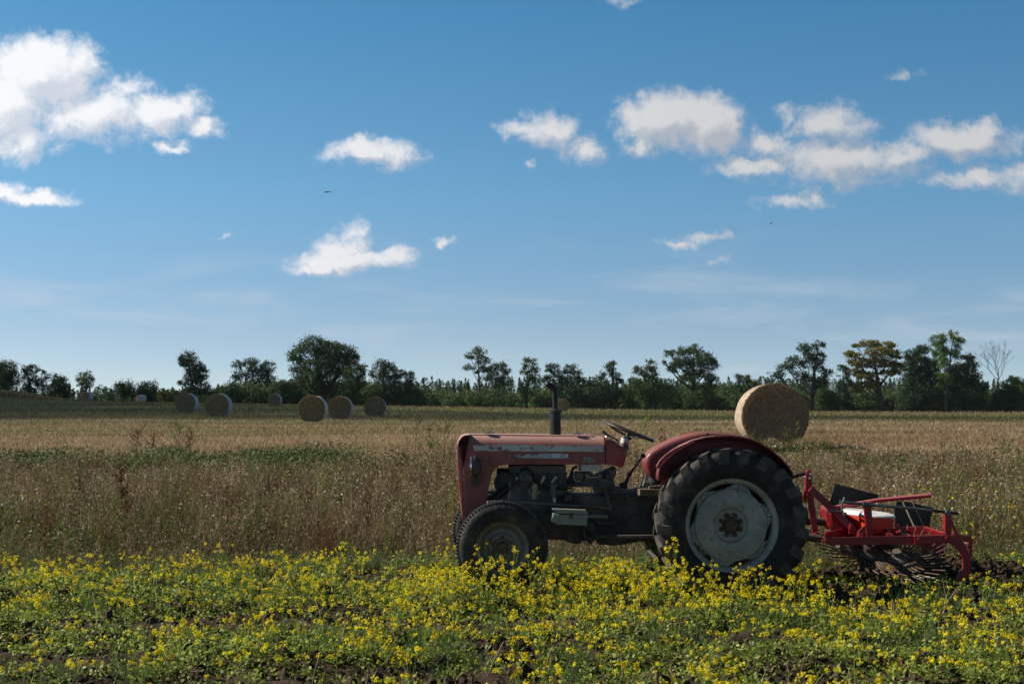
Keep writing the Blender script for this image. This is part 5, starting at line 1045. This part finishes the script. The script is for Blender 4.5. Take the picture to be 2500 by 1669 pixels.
def soilmask(x, y):
    """0 in the elongated bare patches of ploughed soil, 1 elsewhere"""
    q = fbm(x * .75 + 3, y * 2.1 + 7, 4, 91); return np.clip((q - .405) * 14, 0, 1)
def foreground():
    # yellow mustard
    x, y = uv2(5200, 6.9, 13.0, .46); u = x / y
    dn = .30 + 1.0 * fbm(x * .9, y * 1.5, 3, 21)
    dn = np.where((u < -.12) & (y < 9.7), dn * .72, dn)
    dn = np.where(y > 12.2, dn * .75, dn); furrow = np.sin((y + .25 * fbm(x * .7, y * .7, 2, 5)) * 2 * np.pi / .72)
    dn = dn * np.where(furrow > -.45, 1.0, .5)
    keep = (RNG.random(len(x)) < np.clip(dn * 1.35 - .52, .05, .8) * soilmask(x, y)) & ~blocked(x, y) & ~((x > 2.15) & (y > 11.15) & (y < 12.9) & (RNG.random(len(x)) < .93))
    x, y = x[keep], y[keep]; b = G(x, y); h = RNG.uniform(.10, .36, len(x)) * np.where(y > 11.2, 1.0, .85)
    S = Soup(); mustard(S, b, h); print('mustard', len(x))
    # a thicker, taller row right in front of the wheels
    x = RNG.uniform(-.75, 2.35, 110); y = RNG.uniform(10.5, 11.2, 110); k = ~blocked(x, y); x, y = x[k], y[k]; mustard(S, G(x, y), RNG.uniform(.16, .33, len(x)), .9)
    # low flowers in the tractor's shade
    x, y = uv2(260, 11.2, 13.0, .3); k = ~blocked(x, y, True) & blocked(x, y); x, y = x[k], y[k]; mustard(S, G(x, y), RNG.uniform(.10, .22, len(x)), .6)
    props(S.build('yellow_flowers', [MGRN, MYEL]), 'carpet of yellow flowering mustard weeds', 'flowers', kind='stuff')
    # low green cover in patches that leave bare soil
    S = Soup(); x, y = uv2(19000, 6.8, 13.6, .47); c = fbm(x * 1.5, y * 2.4, 3, 33); furrow = np.sin((y + .25 * fbm(x * .7, y * .7, 2, 5)) * 2 * np.pi / .72)
    k = (c + .12 * furrow + .05 * (y < 8.6) > .40 + .1 * ((x > 2.6) & (y > 11.4))) & (RNG.random(len(x)) < .06 + soilmask(x, y)) & ~blocked(x, y, True); x, y = x[k], y[k]; b = G(x, y); n = len(x)
    m = 12; i = np.repeat(np.arange(n), m); p = b[i] + RNG.normal(size=(n * m, 3)) * np.array([.045, .045, 0]); hgt = RNG.uniform(.02, .13, n)
    p[:, 2] = b[i, 2] + RNG.uniform(0, 1, n * m) * hgt[i] + .01
    S.add(leaf_quads(p, RNG.uniform(.014, .042, n * m), RNG.uniform(.009, .024, n * m), up=.4), 4, np.clip(RNG.uniform(0, .7, n)[i] + RNG.uniform(0, .4, n * m), 0, 1))
    n2 = n // 3; S.add(blade_quads(b[:n2] + RNG.normal(size=(n2, 3)) * [.03, .03, 0], RNG.uniform(.04, .16, n2), RNG.normal(size=(n2, 2)) * .05, .006), 4, np.tile(RNG.uniform(.3, 1, n2), 2))
    props(S.build('green_undergrowth', MGRN), 'low green leafy weeds between patches of bare soil', 'weeds', kind='stuff')
    # feathery tufts
    S = Soup(); x, y = uv2(1500, 7.5, 13.8, .46); c = fbm(x * .8, y * 1.2, 2, 77); k = (c > .46) & (soilmask(x, y) > .5) & ~blocked(x, y, True); k |= (y > 12.6) & (RNG.random(len(x)) < .5) & ~blocked(x, y); x, y = x[k], y[k]; b = G(x, y); n = len(x); m = 90; i = np.repeat(np.arange(n), m)
    hh = RNG.uniform(.10, .26, n)[i] * RNG.uniform(.4, 1, n * m); o = rnd_dir(n * m) * .05; o[:, 2] = np.abs(o[:, 2]); st = b[i] + o * 1.2; st[:, 2] = b[i, 2] + RNG.uniform(0, .7, n * m) * hh
    S.add(blade_quads(st, hh * .4, RNG.normal(size=(n * m, 2)) * .03, .0035, segs=1), 4, RNG.uniform(0, 1, n * m))
    props(S.build('feathery_weeds', MFEA), 'tufts of fine feathery green weeds among the flowers', 'weeds', kind='stuff')
    # dry stalks
    S = Soup(); x, y = uv2(420, 7.2, 13.2, .46); k = ~blocked(x, y); x, y = x[k], y[k]; b = G(x, y); n = len(x); ln = RNG.normal(size=(n, 2)) * .07; h = RNG.uniform(.06, .24, n); h[RNG.random(n) < .3] *= .3; ln[h < .06] *= 2.2
    e = b + np.stack([ln[:, 0], ln[:, 1], h], 1); r = RNG.uniform(.0025, .006, n); mid = b * .5 + e * .5 + RNG.normal(size=(n, 3)) * .008
    tube_soup(S, b - [0, 0, .02], mid, r, r * .9, k=5); tube_soup(S, mid, e, r * .9, r * .8, k=5)
    props(S.build('dry_stalks', MSTUB), 'broken pale dry stalks standing in the flowers', 'stubble', kind='stuff')
    # clods
    bm = bmesh.new(); bmesh.ops.create_icosphere(bm, subdivisions=2, radius=1); bv = np.array([v.co for v in bm.verts]); bf = np.array([[v.index for v in f.verts] for f in bm.faces]); bm.free()
    x, y = uv2(9000, 6.8, 13.0, .47); xr = RNG.normal(size=700) * .75 + 3.7; yr = RNG.normal(size=700) * .35 + 12.1; x = np.concatenate([x, xr]); y = np.concatenate([y, yr]); b = G(x, y); n = len(x)
    sz = np.concatenate([RNG.uniform(.006, .030, 9000) * (1 + 1.6 * (RNG.random(9000) < .07)), RNG.uniform(.02, .065, 700)])
    V = bv[None] * (sz[:, None, None] * RNG.uniform(.6, 1.25, (n, 1, 3))) * (1 + .22 * RNG.normal(size=(n, len(bv), 1))) + b[:, None] + np.array([0, 0, .004])
    S = Soup(); S.add(V[:, bf.ravel()].reshape(-1, 3), 3, .5); props(S.build('soil_clods', MSOIL), 'crumbled dark soil clods', 'soil', kind='stuff')
foreground()

def weeds():
    # dry grassy weeds behind the tractor up to the stubble; three plant colours in drifts
    S = Soup(); n = 110000; x, y = uv2(n, 12.7, 31.0, .46); u = x / y
    lim = np.where(u < 0, 24.6, 24.6) + 7 * (fbm(u * 12, y * .2, 3, 3) - .5); far_ = np.clip((lim - y) / 2.5, 0, 1)
    k = (RNG.random(n) < np.clip(.3 + far_, 0, 1) * (y < lim + 2)) & ~((np.abs(m_local(x, y)[0]) < 2.3) & (m_local(x, y)[1] < 1.9)); x, y, far_ = x[k], y[k], far_[k]; n = len(x); b = G(x, y)
    pat = fbm(x * .55, y * .9, 3, 41); pat2 = fbm(x * .35 + 9, y * .6, 3, 52)
    near = np.clip((y - 12.4) / 2.4, .28, 1)
    h = RNG.uniform(.18, .74, n) * (.45 + 1.1 * pat) * near * np.interp(y, [12, 16, 20, 26], [1.0, 1.0, .72, .42]) * (.4 + .6 * far_)
    w = .0045 + .00030 * (y - 12); ln = RNG.normal(size=(n, 2)) * .17
    green = (RNG.random(n) < np.clip((pat2 - .47) * 5 + .10, .04, .7)) | ((RNG.random(n) < .45) & (y < 14.2)); rus = ~green & (RNG.random(n) < np.clip((pat - .50) * 3, .03, .35)); mi = np.where(green, 1, np.where(rus, 2, 0))
    tn = np.clip(RNG.normal(size=n) * .22 + .42 + .3 * (pat2 - .5), 0, 1)
    for m in (0, 1, 2):
        s = mi == m; S.add(blade_quads(b[s], h[s], ln[s], w[s], segs=2), 4, np.tile(tn[s], 2), m)
    # seed heads and small leaves gathered at and below the tips
    for rep, (lo, hi_, lsz, wsz) in enumerate(((.82, 1.04, .034, .010), (.55, 1.0, .026, .008), (.2, .85, .030, .010), (.78, 1.05, .020, .011), (.05, .6, .040, .013))):
        t = RNG.uniform(lo, hi_, n); p = b + np.stack([ln[:, 0] * t ** 1.7, ln[:, 1] * t ** 1.7, h * t], 1) + RNG.normal(size=(n, 3)) * .012; sc_ = (1 + .035 * (y - 12))
        for m in (0, 1, 2):
            s = mi == m; S.add(leaf_quads(p[s], lsz * RNG.uniform(.6, 1.3, s.sum()) * sc_[s], wsz * sc_[s], up=.1), 4, np.clip(tn[s] + RNG.normal(size=s.sum()) * .15 + (.12 if rep in (0, 3) else 0), 0, 1), m)
    # bushier plants standing out of the mass
    m_ = 420; cx, cy = uv2(m_, 13.2, 25, .46); cx = np.concatenate([cx, RNG.uniform(4.1, 6.2, 46)]); cy = np.concatenate([cy, RNG.uniform(26.4, 28.1, 46)]); k = ~((cx > -.6) & (cx < 3.6) & (cy < 14.5)); cx, cy = cx[k], cy[k]; b = G(cx, cy); m_ = len(cx); H_ = RNG.uniform(.38, .78, m_) * np.interp(cy, [13, 15, 19, 24, 28], [.8, 1.05, .85, .50, .36])
    for q in range(m_):
        nb = int(RNG.integers(26, 60)); a = RNG.uniform(0, 2 * np.pi, nb); sp_ = RNG.uniform(.10, .26); ln_ = np.stack([np.cos(a), np.sin(a)], 1) * RNG.uniform(.1, 1, nb)[:, None] * sp_; hh = H_[q] * RNG.uniform(.5, 1.05, nb); mi_ = int(RNG.choice([0, 0, 1, 1, 2])); t0 = RNG.uniform(.1, .75)
        bb = np.repeat(b[q:q + 1], nb, 0) + RNG.normal(size=(nb, 3)) * [.03, .03, 0]; S.add(blade_quads(bb, hh, ln_, .006 + .0003 * (cy[q] - 12), segs=2), 4, np.clip(t0 + RNG.normal(size=nb * 2) * .12, 0, 1), mi_)
        k5 = nb * 6; ii = RNG.integers(0, nb, k5); tt = RNG.uniform(.4, 1.03, k5); pp = bb[ii] + np.stack([ln_[ii, 0] * tt ** 1.7, ln_[ii, 1] * tt ** 1.7, hh[ii] * tt], 1) + RNG.normal(size=(k5, 3)) * .010
        S.add(leaf_quads(pp, .022 + .0006 * (cy[q] - 12), .009 + .0003 * (cy[q] - 12)), 4, np.clip(t0 + .08 + RNG.normal(size=k5) * .18, 0, 1), mi_)
    props(S.build('dry_weeds', [MDRY, MOLV, MRUS]), 'tall brown and olive dry weeds between the flowers and the stubble', 'weeds', kind='stuff')
    # band of broad green weeds on the left, and scattered green clumps
    S = Soup(); cx = np.concatenate([RNG.uniform(-11.5, -2.5, 330), RNG.uniform(-9, 9, 140)]); cy = np.concatenate([RNG.normal(size=330) * .9 + 23.2, RNG.uniform(13.5, 26, 140)])
    k = np.abs(cx / cy) < .47; cx, cy = cx[k], cy[k]; k2 = ~((cx > -.5) & (cx < 4) & (cy < 14)); cx, cy = cx[k2], cy[k2]; b = G(cx, cy); n = len(cx); m = 110; i = np.repeat(np.arange(n), m)
    hh = RNG.uniform(.24, .42, n); p = b[i] + RNG.normal(size=(n * m, 3)) * np.array([.16, .16, 0]); p[:, 2] = b[i, 2] + hh[i] * RNG.uniform(.3, 1.02, n * m)
    S.add(leaf_quads(p, RNG.uniform(.035, .075, n * m), RNG.uniform(.018, .034, n * m), up=.3), 4, np.clip(RNG.uniform(0, .5, n)[i] + RNG.uniform(0, .4, n * m), 0, 1))
    props(S.build('green_weeds', mat('dull_green_leaves', (.08, .12, .04), .6, tint=[(0, (.035, .055, .018)), (1, (.18, .23, .065)), (.5, (.085, .12, .036))], transl=.35, spec=.25)), 'band of leafy green weeds at the edge of the stubble', 'weeds', kind='stuff')
    # white and yellow flower specks among the weeds
    S = Soup()
    for (ux, yy, n, sx) in ((-.33, 15, 26, .5), (-.23, 15.2, 16, .3), (-.125, 15.8, 14, .25), (.245, 13.6, 20, .35), (.30, 15.5, 60, .8), (.34, 14.8, 70, .6), (.26, 22, 40, 2), (-.05, 17, 20, 2), (.33, 13.2, 22, .3)):
        x = ux * yy + RNG.normal(size=n) * sx; y = yy + RNG.normal(size=n) * .5; b = G(x, y); b[:, 2] += RNG.uniform(.35, .62, n)
        wh = RNG.random(n) < (.9 if ux < .27 else .35); q = leaf_quads(np.repeat(b, 3, 0), .030, .020, up=.6)
        S.add(q[np.repeat(wh, 3)], 4, .5, 0); S.add(q[np.repeat(~wh, 3)] , 4, .35, 1)
    props(S.build('weed_flowers', [MWPT, MYEL]), 'scattered white and dull yellow flower heads in the dry weeds', 'flowers', kind='stuff')
    # stubble and field grass
    S = Soup(); n = 170000; y = RNG.uniform(0, 1, n) ** 1.5 * 64 + 23.5; x = RNG.uniform(-.46, .46, n) * y; k = y > 24.8 + 5 * (fbm(x * .3, y * .2, 3, 3) - .5); x, y = x[k], y[k]; n = len(x); b = G(x, y)
    g = fbm(x * .06, y * .22, 4, 61); gr = RNG.random(n) < np.clip((g - .60) * 9 + .04 + np.clip((y - 50) / 30, 0, .45), .03, .9)
    h = RNG.uniform(.025, .10, n); w = .005 + .00026 * y; row = fbm(x * .12, y * .9, 4, 71); q = blade_quads(b, h, RNG.normal(size=(n, 2)) * .05, w, segs=1)
    S.add(q[~gr], 4, np.clip(RNG.normal(size=(~gr).sum()) * .2 + .48 + 1.1 * (row[~gr] - .47), 0, 1), 0); S.add(q[gr], 4, np.clip(RNG.normal(size=gr.sum()) * .25 + .55, 0, 1), 1)
    n = 60000; y = RNG.uniform(75, 225, n); x = RNG.uniform(-.42, .42, n) * y; b = np.stack([x, y, gz(x, y)], 1); w = .00045 * y; q = blade_quads(b, RNG.uniform(.08, .22, n), RNG.normal(size=(n, 2)) * .04, w, segs=1)
    gr = RNG.random(n) < .6; S.add(q[gr], 4, RNG.uniform(.2, .9, gr.sum()), 1); S.add(q[~gr], 4, RNG.uniform(.2, .7, (~gr).sum()), 0)
    props(S.build('stubble_grass', [MDRY, MOLV]), 'cut golden stubble streaked with green regrowth', 'grass', kind='stuff')
    # tall dry grass on the mound at the far left and along the foot of the hedge
    S = Soup(); n = 9000; px = RNG.uniform(-30, 150, n); D = RNG.uniform(180, 205, n); x = (px - 1250) / FOC * D; b = np.stack([x, D, gz(x, D)], 1); hm = np.interp(px, [-30, 60, 90, 150], [1.0, .75, .35, .2]) * RNG.uniform(.4, 1.1, n)
    S.add(blade_quads(b, hm, RNG.normal(size=(n, 2)) * .2, .11, segs=1), 4, RNG.uniform(.1, .75, n), 0)
    n = 12000; px = RNG.uniform(900, 2560, n); D = RNG.uniform(206, 224, n); x = (px - 1250) / FOC * D; b = np.stack([x, D, gz(x, D)], 1); S.add(blade_quads(b, RNG.uniform(.15, .55, n), RNG.normal(size=(n, 2)) * .1, .10, segs=1), 4, RNG.uniform(.2, .8, n), 0)
    props(S.build('tall_dry_grass', [MDRY]), 'tall pale grass on the far mound and along the hedge foot', 'grass', kind='stuff')
weeds()

# single plants one can point to
def plant(name, label, cat, px, D, build, group=None):
    x = (px - 1250) / FOC * D; z = float(gz(x, D)[0]); root = empty(name, (x, D, z), label=label, cat=cat, group=group); build(root); return root
def flowering(px, top, D, label, hd=3, spread=.8):
    def b(root):
        x = (px - 1250) / FOC * D; z0 = float(gz(x, D)[0]); h = at(px, top, D).z - z0
        S = Soup(); fi, nk = mustard(S, np.zeros((2, 3)) + RNG.normal(size=(2, 3)) * [.01, .01, 0], np.array([h, h * .8]), spread)
        A = Soup(); B = [Soup() for _ in range(nk)]
        for f, v, t, m in zip(S.f, S.v, S.t, S.m):
            if m[0] == 0: A.add(v, 4, t)
            else:
                for j in range(nk): B[j].add(v.reshape(-1, 4, 3)[fi == j], 4, t[fi == j])
        A.build('stem', MGRN, root)
        for b_ in B: b_.build('flower_head', MYEL, root)
    plant('mustard_plant', label, 'flower', px, D, b, 'tall yellow mustard plants in front of the tractor')
flowering(1634, 1302, 10.95, 'tallest yellow mustard plant, in front of the left edge of the big rear wheel', 2, .4)
flowering(1660, 1336, 10.9, 'yellow mustard plant just right of the tallest one, over the rear tyre')
flowering(1227, 1340, 10.95, 'yellow mustard plant right in front of the front wheel hub', 2, .4)
flowering(1189, 1334, 10.9, 'yellow mustard plant over the left side of the front wheel rim')
flowering(1299, 1334, 10.9, 'yellow mustard plant against the right edge of the front tyre', 3, .6)
flowering(1331, 1352, 11.0, 'yellow mustard plant just behind the front tyre on its right')
flowering(1777, 1382, 10.8, 'yellow mustard plant low in front of the rear wheel rim bottom')
flowering(1960, 1376, 10.9, 'bushy yellow mustard plant at the right foot of the rear tyre', 5, 1.0)
flowering(2196, 1412, 10.7, 'round headed yellow mustard plant under the cultivator tines')
flowering(1104, 1316, 11.4, 'yellow mustard plant left of the front tyre')
def daisies(root):
    G_ = Soup()
    for X, Y in ((1340, 1430), (1443, 1390), (1495, 1412), (1570, 1398), (1625, 1412)):
        p = np.array(T(*Z3(X, Y), -.25)); p = np.array(TO + _rx * p[0] + _ry * p[1] + Vector((0, 0, p[2]))) - np.array(root.location)
        S = Soup(); F = Soup(); S.add(blade_quads(np.array([[p[0] * .6, p[1] * .6, 0.]]), p[2], np.array([[p[0] * .4, p[1] * .4]]), .005), 4, .5)
        for k in range(11):
            a = 2 * math.pi * k / 11; d = np.array([math.cos(a), math.sin(a), .15]); q = leaf_quads((p + d * .014)[None], .024, .009, up=.9, d=unit(d)[None]); F.add(q, 4, .5, 0)
        F.add(leaf_quads(np.repeat((p + [0, 0, .004])[None], 5, 0), .012, .012, up=.7), 4, .5, 1); S.build('stem', MFEA, root); F.build('flower_head', [MWPT, MYEL], root)
    n = 260; b = RNG.normal(size=(n, 3)) * [.12, .07, 0]; G_.add(blade_quads(b, RNG.uniform(.05, .16, n), RNG.normal(size=(n, 2)) * .04, .004), 4, RNG.uniform(.2, .9, 2 * n))
    G_.build('leaves', MFEA, root)
plant('daisy_clump', 'clump of white daisies in front of the cultivator tine wheels', 'flower', 2245, 10.9, daisies)
def dryweed(px, top, D, label, m, name='dry_weed', rise=.5, wd=.12, nb=9, cat='weed'):
    def b(root):
        x = (px - 1250) / FOC * D; h = at(px, top, D).z - root.location.z; A = Soup(); rs = RNG
        L0 = np.array([[rs.normal() * .05, 0.]]); tube_soup(A, [0, 0, 0], [L0[0, 0], 0, h], .006, .002, k=5)
        for i in range(nb):
            t = rs.uniform(rise, 1.0); a = rs.uniform(0, 2 * math.pi); p0 = np.array([L0[0, 0] * t, 0, h * t]); l = rs.uniform(.4, 1) * wd * (1.25 - t) * 2; e = p0 + np.array([math.cos(a) * l, math.sin(a) * l, l * 1.3])
            tube_soup(A, p0, e, .003, .0015, k=4); k = 34; tt = rs.uniform(.3, 1.05, k)[:, None]; B = Soup(); B.add(leaf_quads(p0 * (1 - tt) + e * tt + rs.normal(size=(k, 3)) * .012, .022, .012), 4, rs.uniform(.1, .9, k)); B.build('seed_head', m, root)
        k = 40; tt = rs.uniform(.6, 1.0, k); B = Soup(); B.add(leaf_quads(np.stack([L0[0, 0] * tt, 0 * tt, h * tt], 1) + rs.normal(size=(k, 3)) * .012, .022, .012), 4, rs.uniform(.1, .9, k))
        A.build('stem', m, root); B.build('seed_head', m, root)
    plant(name, label, cat, px, D, b)
dryweed(300, 1128, 14.6, 'tall dark red dock standing alone in the brown weeds at left', MRUS, 'dock_plant', .3, .07, 16)
dryweed(333, 1048, 24, 'tall russet dry weed over the green band at left', MRUS, wd=.22)
dryweed(372, 1062, 24.5, 'shorter russet dry weed right of the tall russet one', MRUS, wd=.2)
dryweed(440, 1036, 24, 'tallest olive brown feathery weed above the left weeds', MOLV, wd=.22, rise=.3, nb=14)
dryweed(463, 1052, 24.5, 'slim brown weed next to the tallest olive brown one', MRUS, wd=.12)
dryweed(1048, 1036, 22, 'olive branching weed just left of the tractor hood', MOLV, wd=.2, rise=.2, nb=14)
dryweed(1010, 1012, 22, 'thin green stem with a hooked yellow top left of the tractor', MOLV, wd=.1, rise=.8, nb=5)
dryweed(1082, 1040, 21, 'bushy olive weed touching the front of the tractor hood', MOLV, wd=.25, rise=.1, nb=18)
dryweed(1583, 1019, 20, 'thin green umbel weed right of the steering wheel', MGRN, 'umbel_weed', .7, .09, 6)
dryweed(1622, 1040, 20, 'bare arching weed stem between steering wheel and fender', MRUS, 'umbel_weed', .7, .1, 4)
dryweed(1944, 1027, 24, 'taller yellow green umbel weed in front of the near bale', MOLV, 'umbel_weed', .7, .07, 4)
dryweed(1917, 1050, 24, 'wide yellow green umbel weed in front of the near bale', MOLV, 'umbel_weed', .75, .12, 5)
dryweed(1830, 1044, 24, 'small green weed at the left foot of the near bale', MOLV, 'umbel_weed', .6, .05, 3)

# lattice tower and birds
tw = empty('lattice_tower', ((107 - 1250) / FOC * 190, 190, float(gz((107 - 1250) / FOC * 190, 190)[0])), label='small grey metal lattice tower with a bent arm beside the left trees', cat='tower')
Z8 = lambda X, Y: (60 + X * .0829, 860 + Y * .0829)
def P8(X, Y, dy=0): p = at(*Z8(X, Y), 190 + dy) - tw.location; return p
M = MB()
for p, q in (((370,1290), (450,950)), ((450,950), (520,560)), ((670,1290), (655,960)), ((655,960), (560,560)), ((370,1220), (640,970)), ((450,950), (665,1190)), ((450,950), (655,960)), ((700,1200), (700,955)), ((655,955), (700,955))):
    M.tube([P8(*p), P8(*q)], .055, k=5); M.tube([P8(*p, 1.2), P8(*q, .8)], .05, k=5)
M.obj('frame', mat('galvanised', (.16, .18, .20), .6, (.24, .26, .28), scale=3), tw)
M = MB(); M.tube([P8(435, 520), P8(550, 524)], .10, k=6); M.tube([P8(560, 524), P8(560, 585)], .16, k=6); M.tube([P8(550, 524), P8(600, 560), P8(650, 580)], .06, k=5); M.obj('arm', mat('tower_arm', (.05, .05, .055), .6), tw)
for nm, lab, px, py, D, s, ang in (('flying_bird', 'dark flying bird seen edge on above the central cloud', 797, 469, 30, .095, 0), ('flying_bird', 'small distant bird with swept wings over the right field', 1882, 546, 60, .13, R(-35))):
    r_ = empty(nm, at(px, py, D), label=lab, cat='bird'); mb_ = mat('bird_dark', (.035, .025, .022), .8)
    M = MB(); M.tube([(-s * .5, 0, 0), (-s * .25, 0, .0), (s * .15, 0, 0), (s * .55, 0, 0)], [.002, s * .14, s * .12, .002], k=8); M.obj('body', mb_, r_)
    M = MB()
    for sg in (-1, 1):
        a = [(-s * .15, 0, .01), (s * .18, 0, .01), (s * .55 + .0, sg * s * .5, s * .16), (s * .9, sg * s * 1.0, s * .02), (s * .25, sg * s * .6, s * .14)]
        v = [M.bm.verts.new(p) for p in a]; f = M.bm.faces.new((v[0], v[1], v[2], v[3], v[4]))
    for v in M.bm.verts: v.co = Matrix.Rotation(R(62), 3, 'Z') @ v.co if px < 1000 else v.co
    o = M.obj('wings', mb_, r_); sm = o.modifiers.new('thick', 'SOLIDIFY'); sm.thickness = .004; r_.rotation_euler = (0, ang, 0)

# ------------------------------------------------------------------ a little haze over the far fields
def haze():
    M = MB(); M.box((0, 600, 16), (8400, 1300, 50)); m = bpy.data.materials.new('haze'); m.use_nodes = True; t = m.node_tree; t.nodes.clear()
    v = N(t, 'ShaderNodeVolumePrincipled', inp={'Density': .00006}); v.inputs['Color'].default_value = (.80, .88, 1.0, 1); o_ = N(t, 'ShaderNodeOutputMaterial'); t.links.new(v.outputs[0], o_.inputs['Volume'])
    o = M.obj('haze', m); props(o, kind='stuff')
haze()
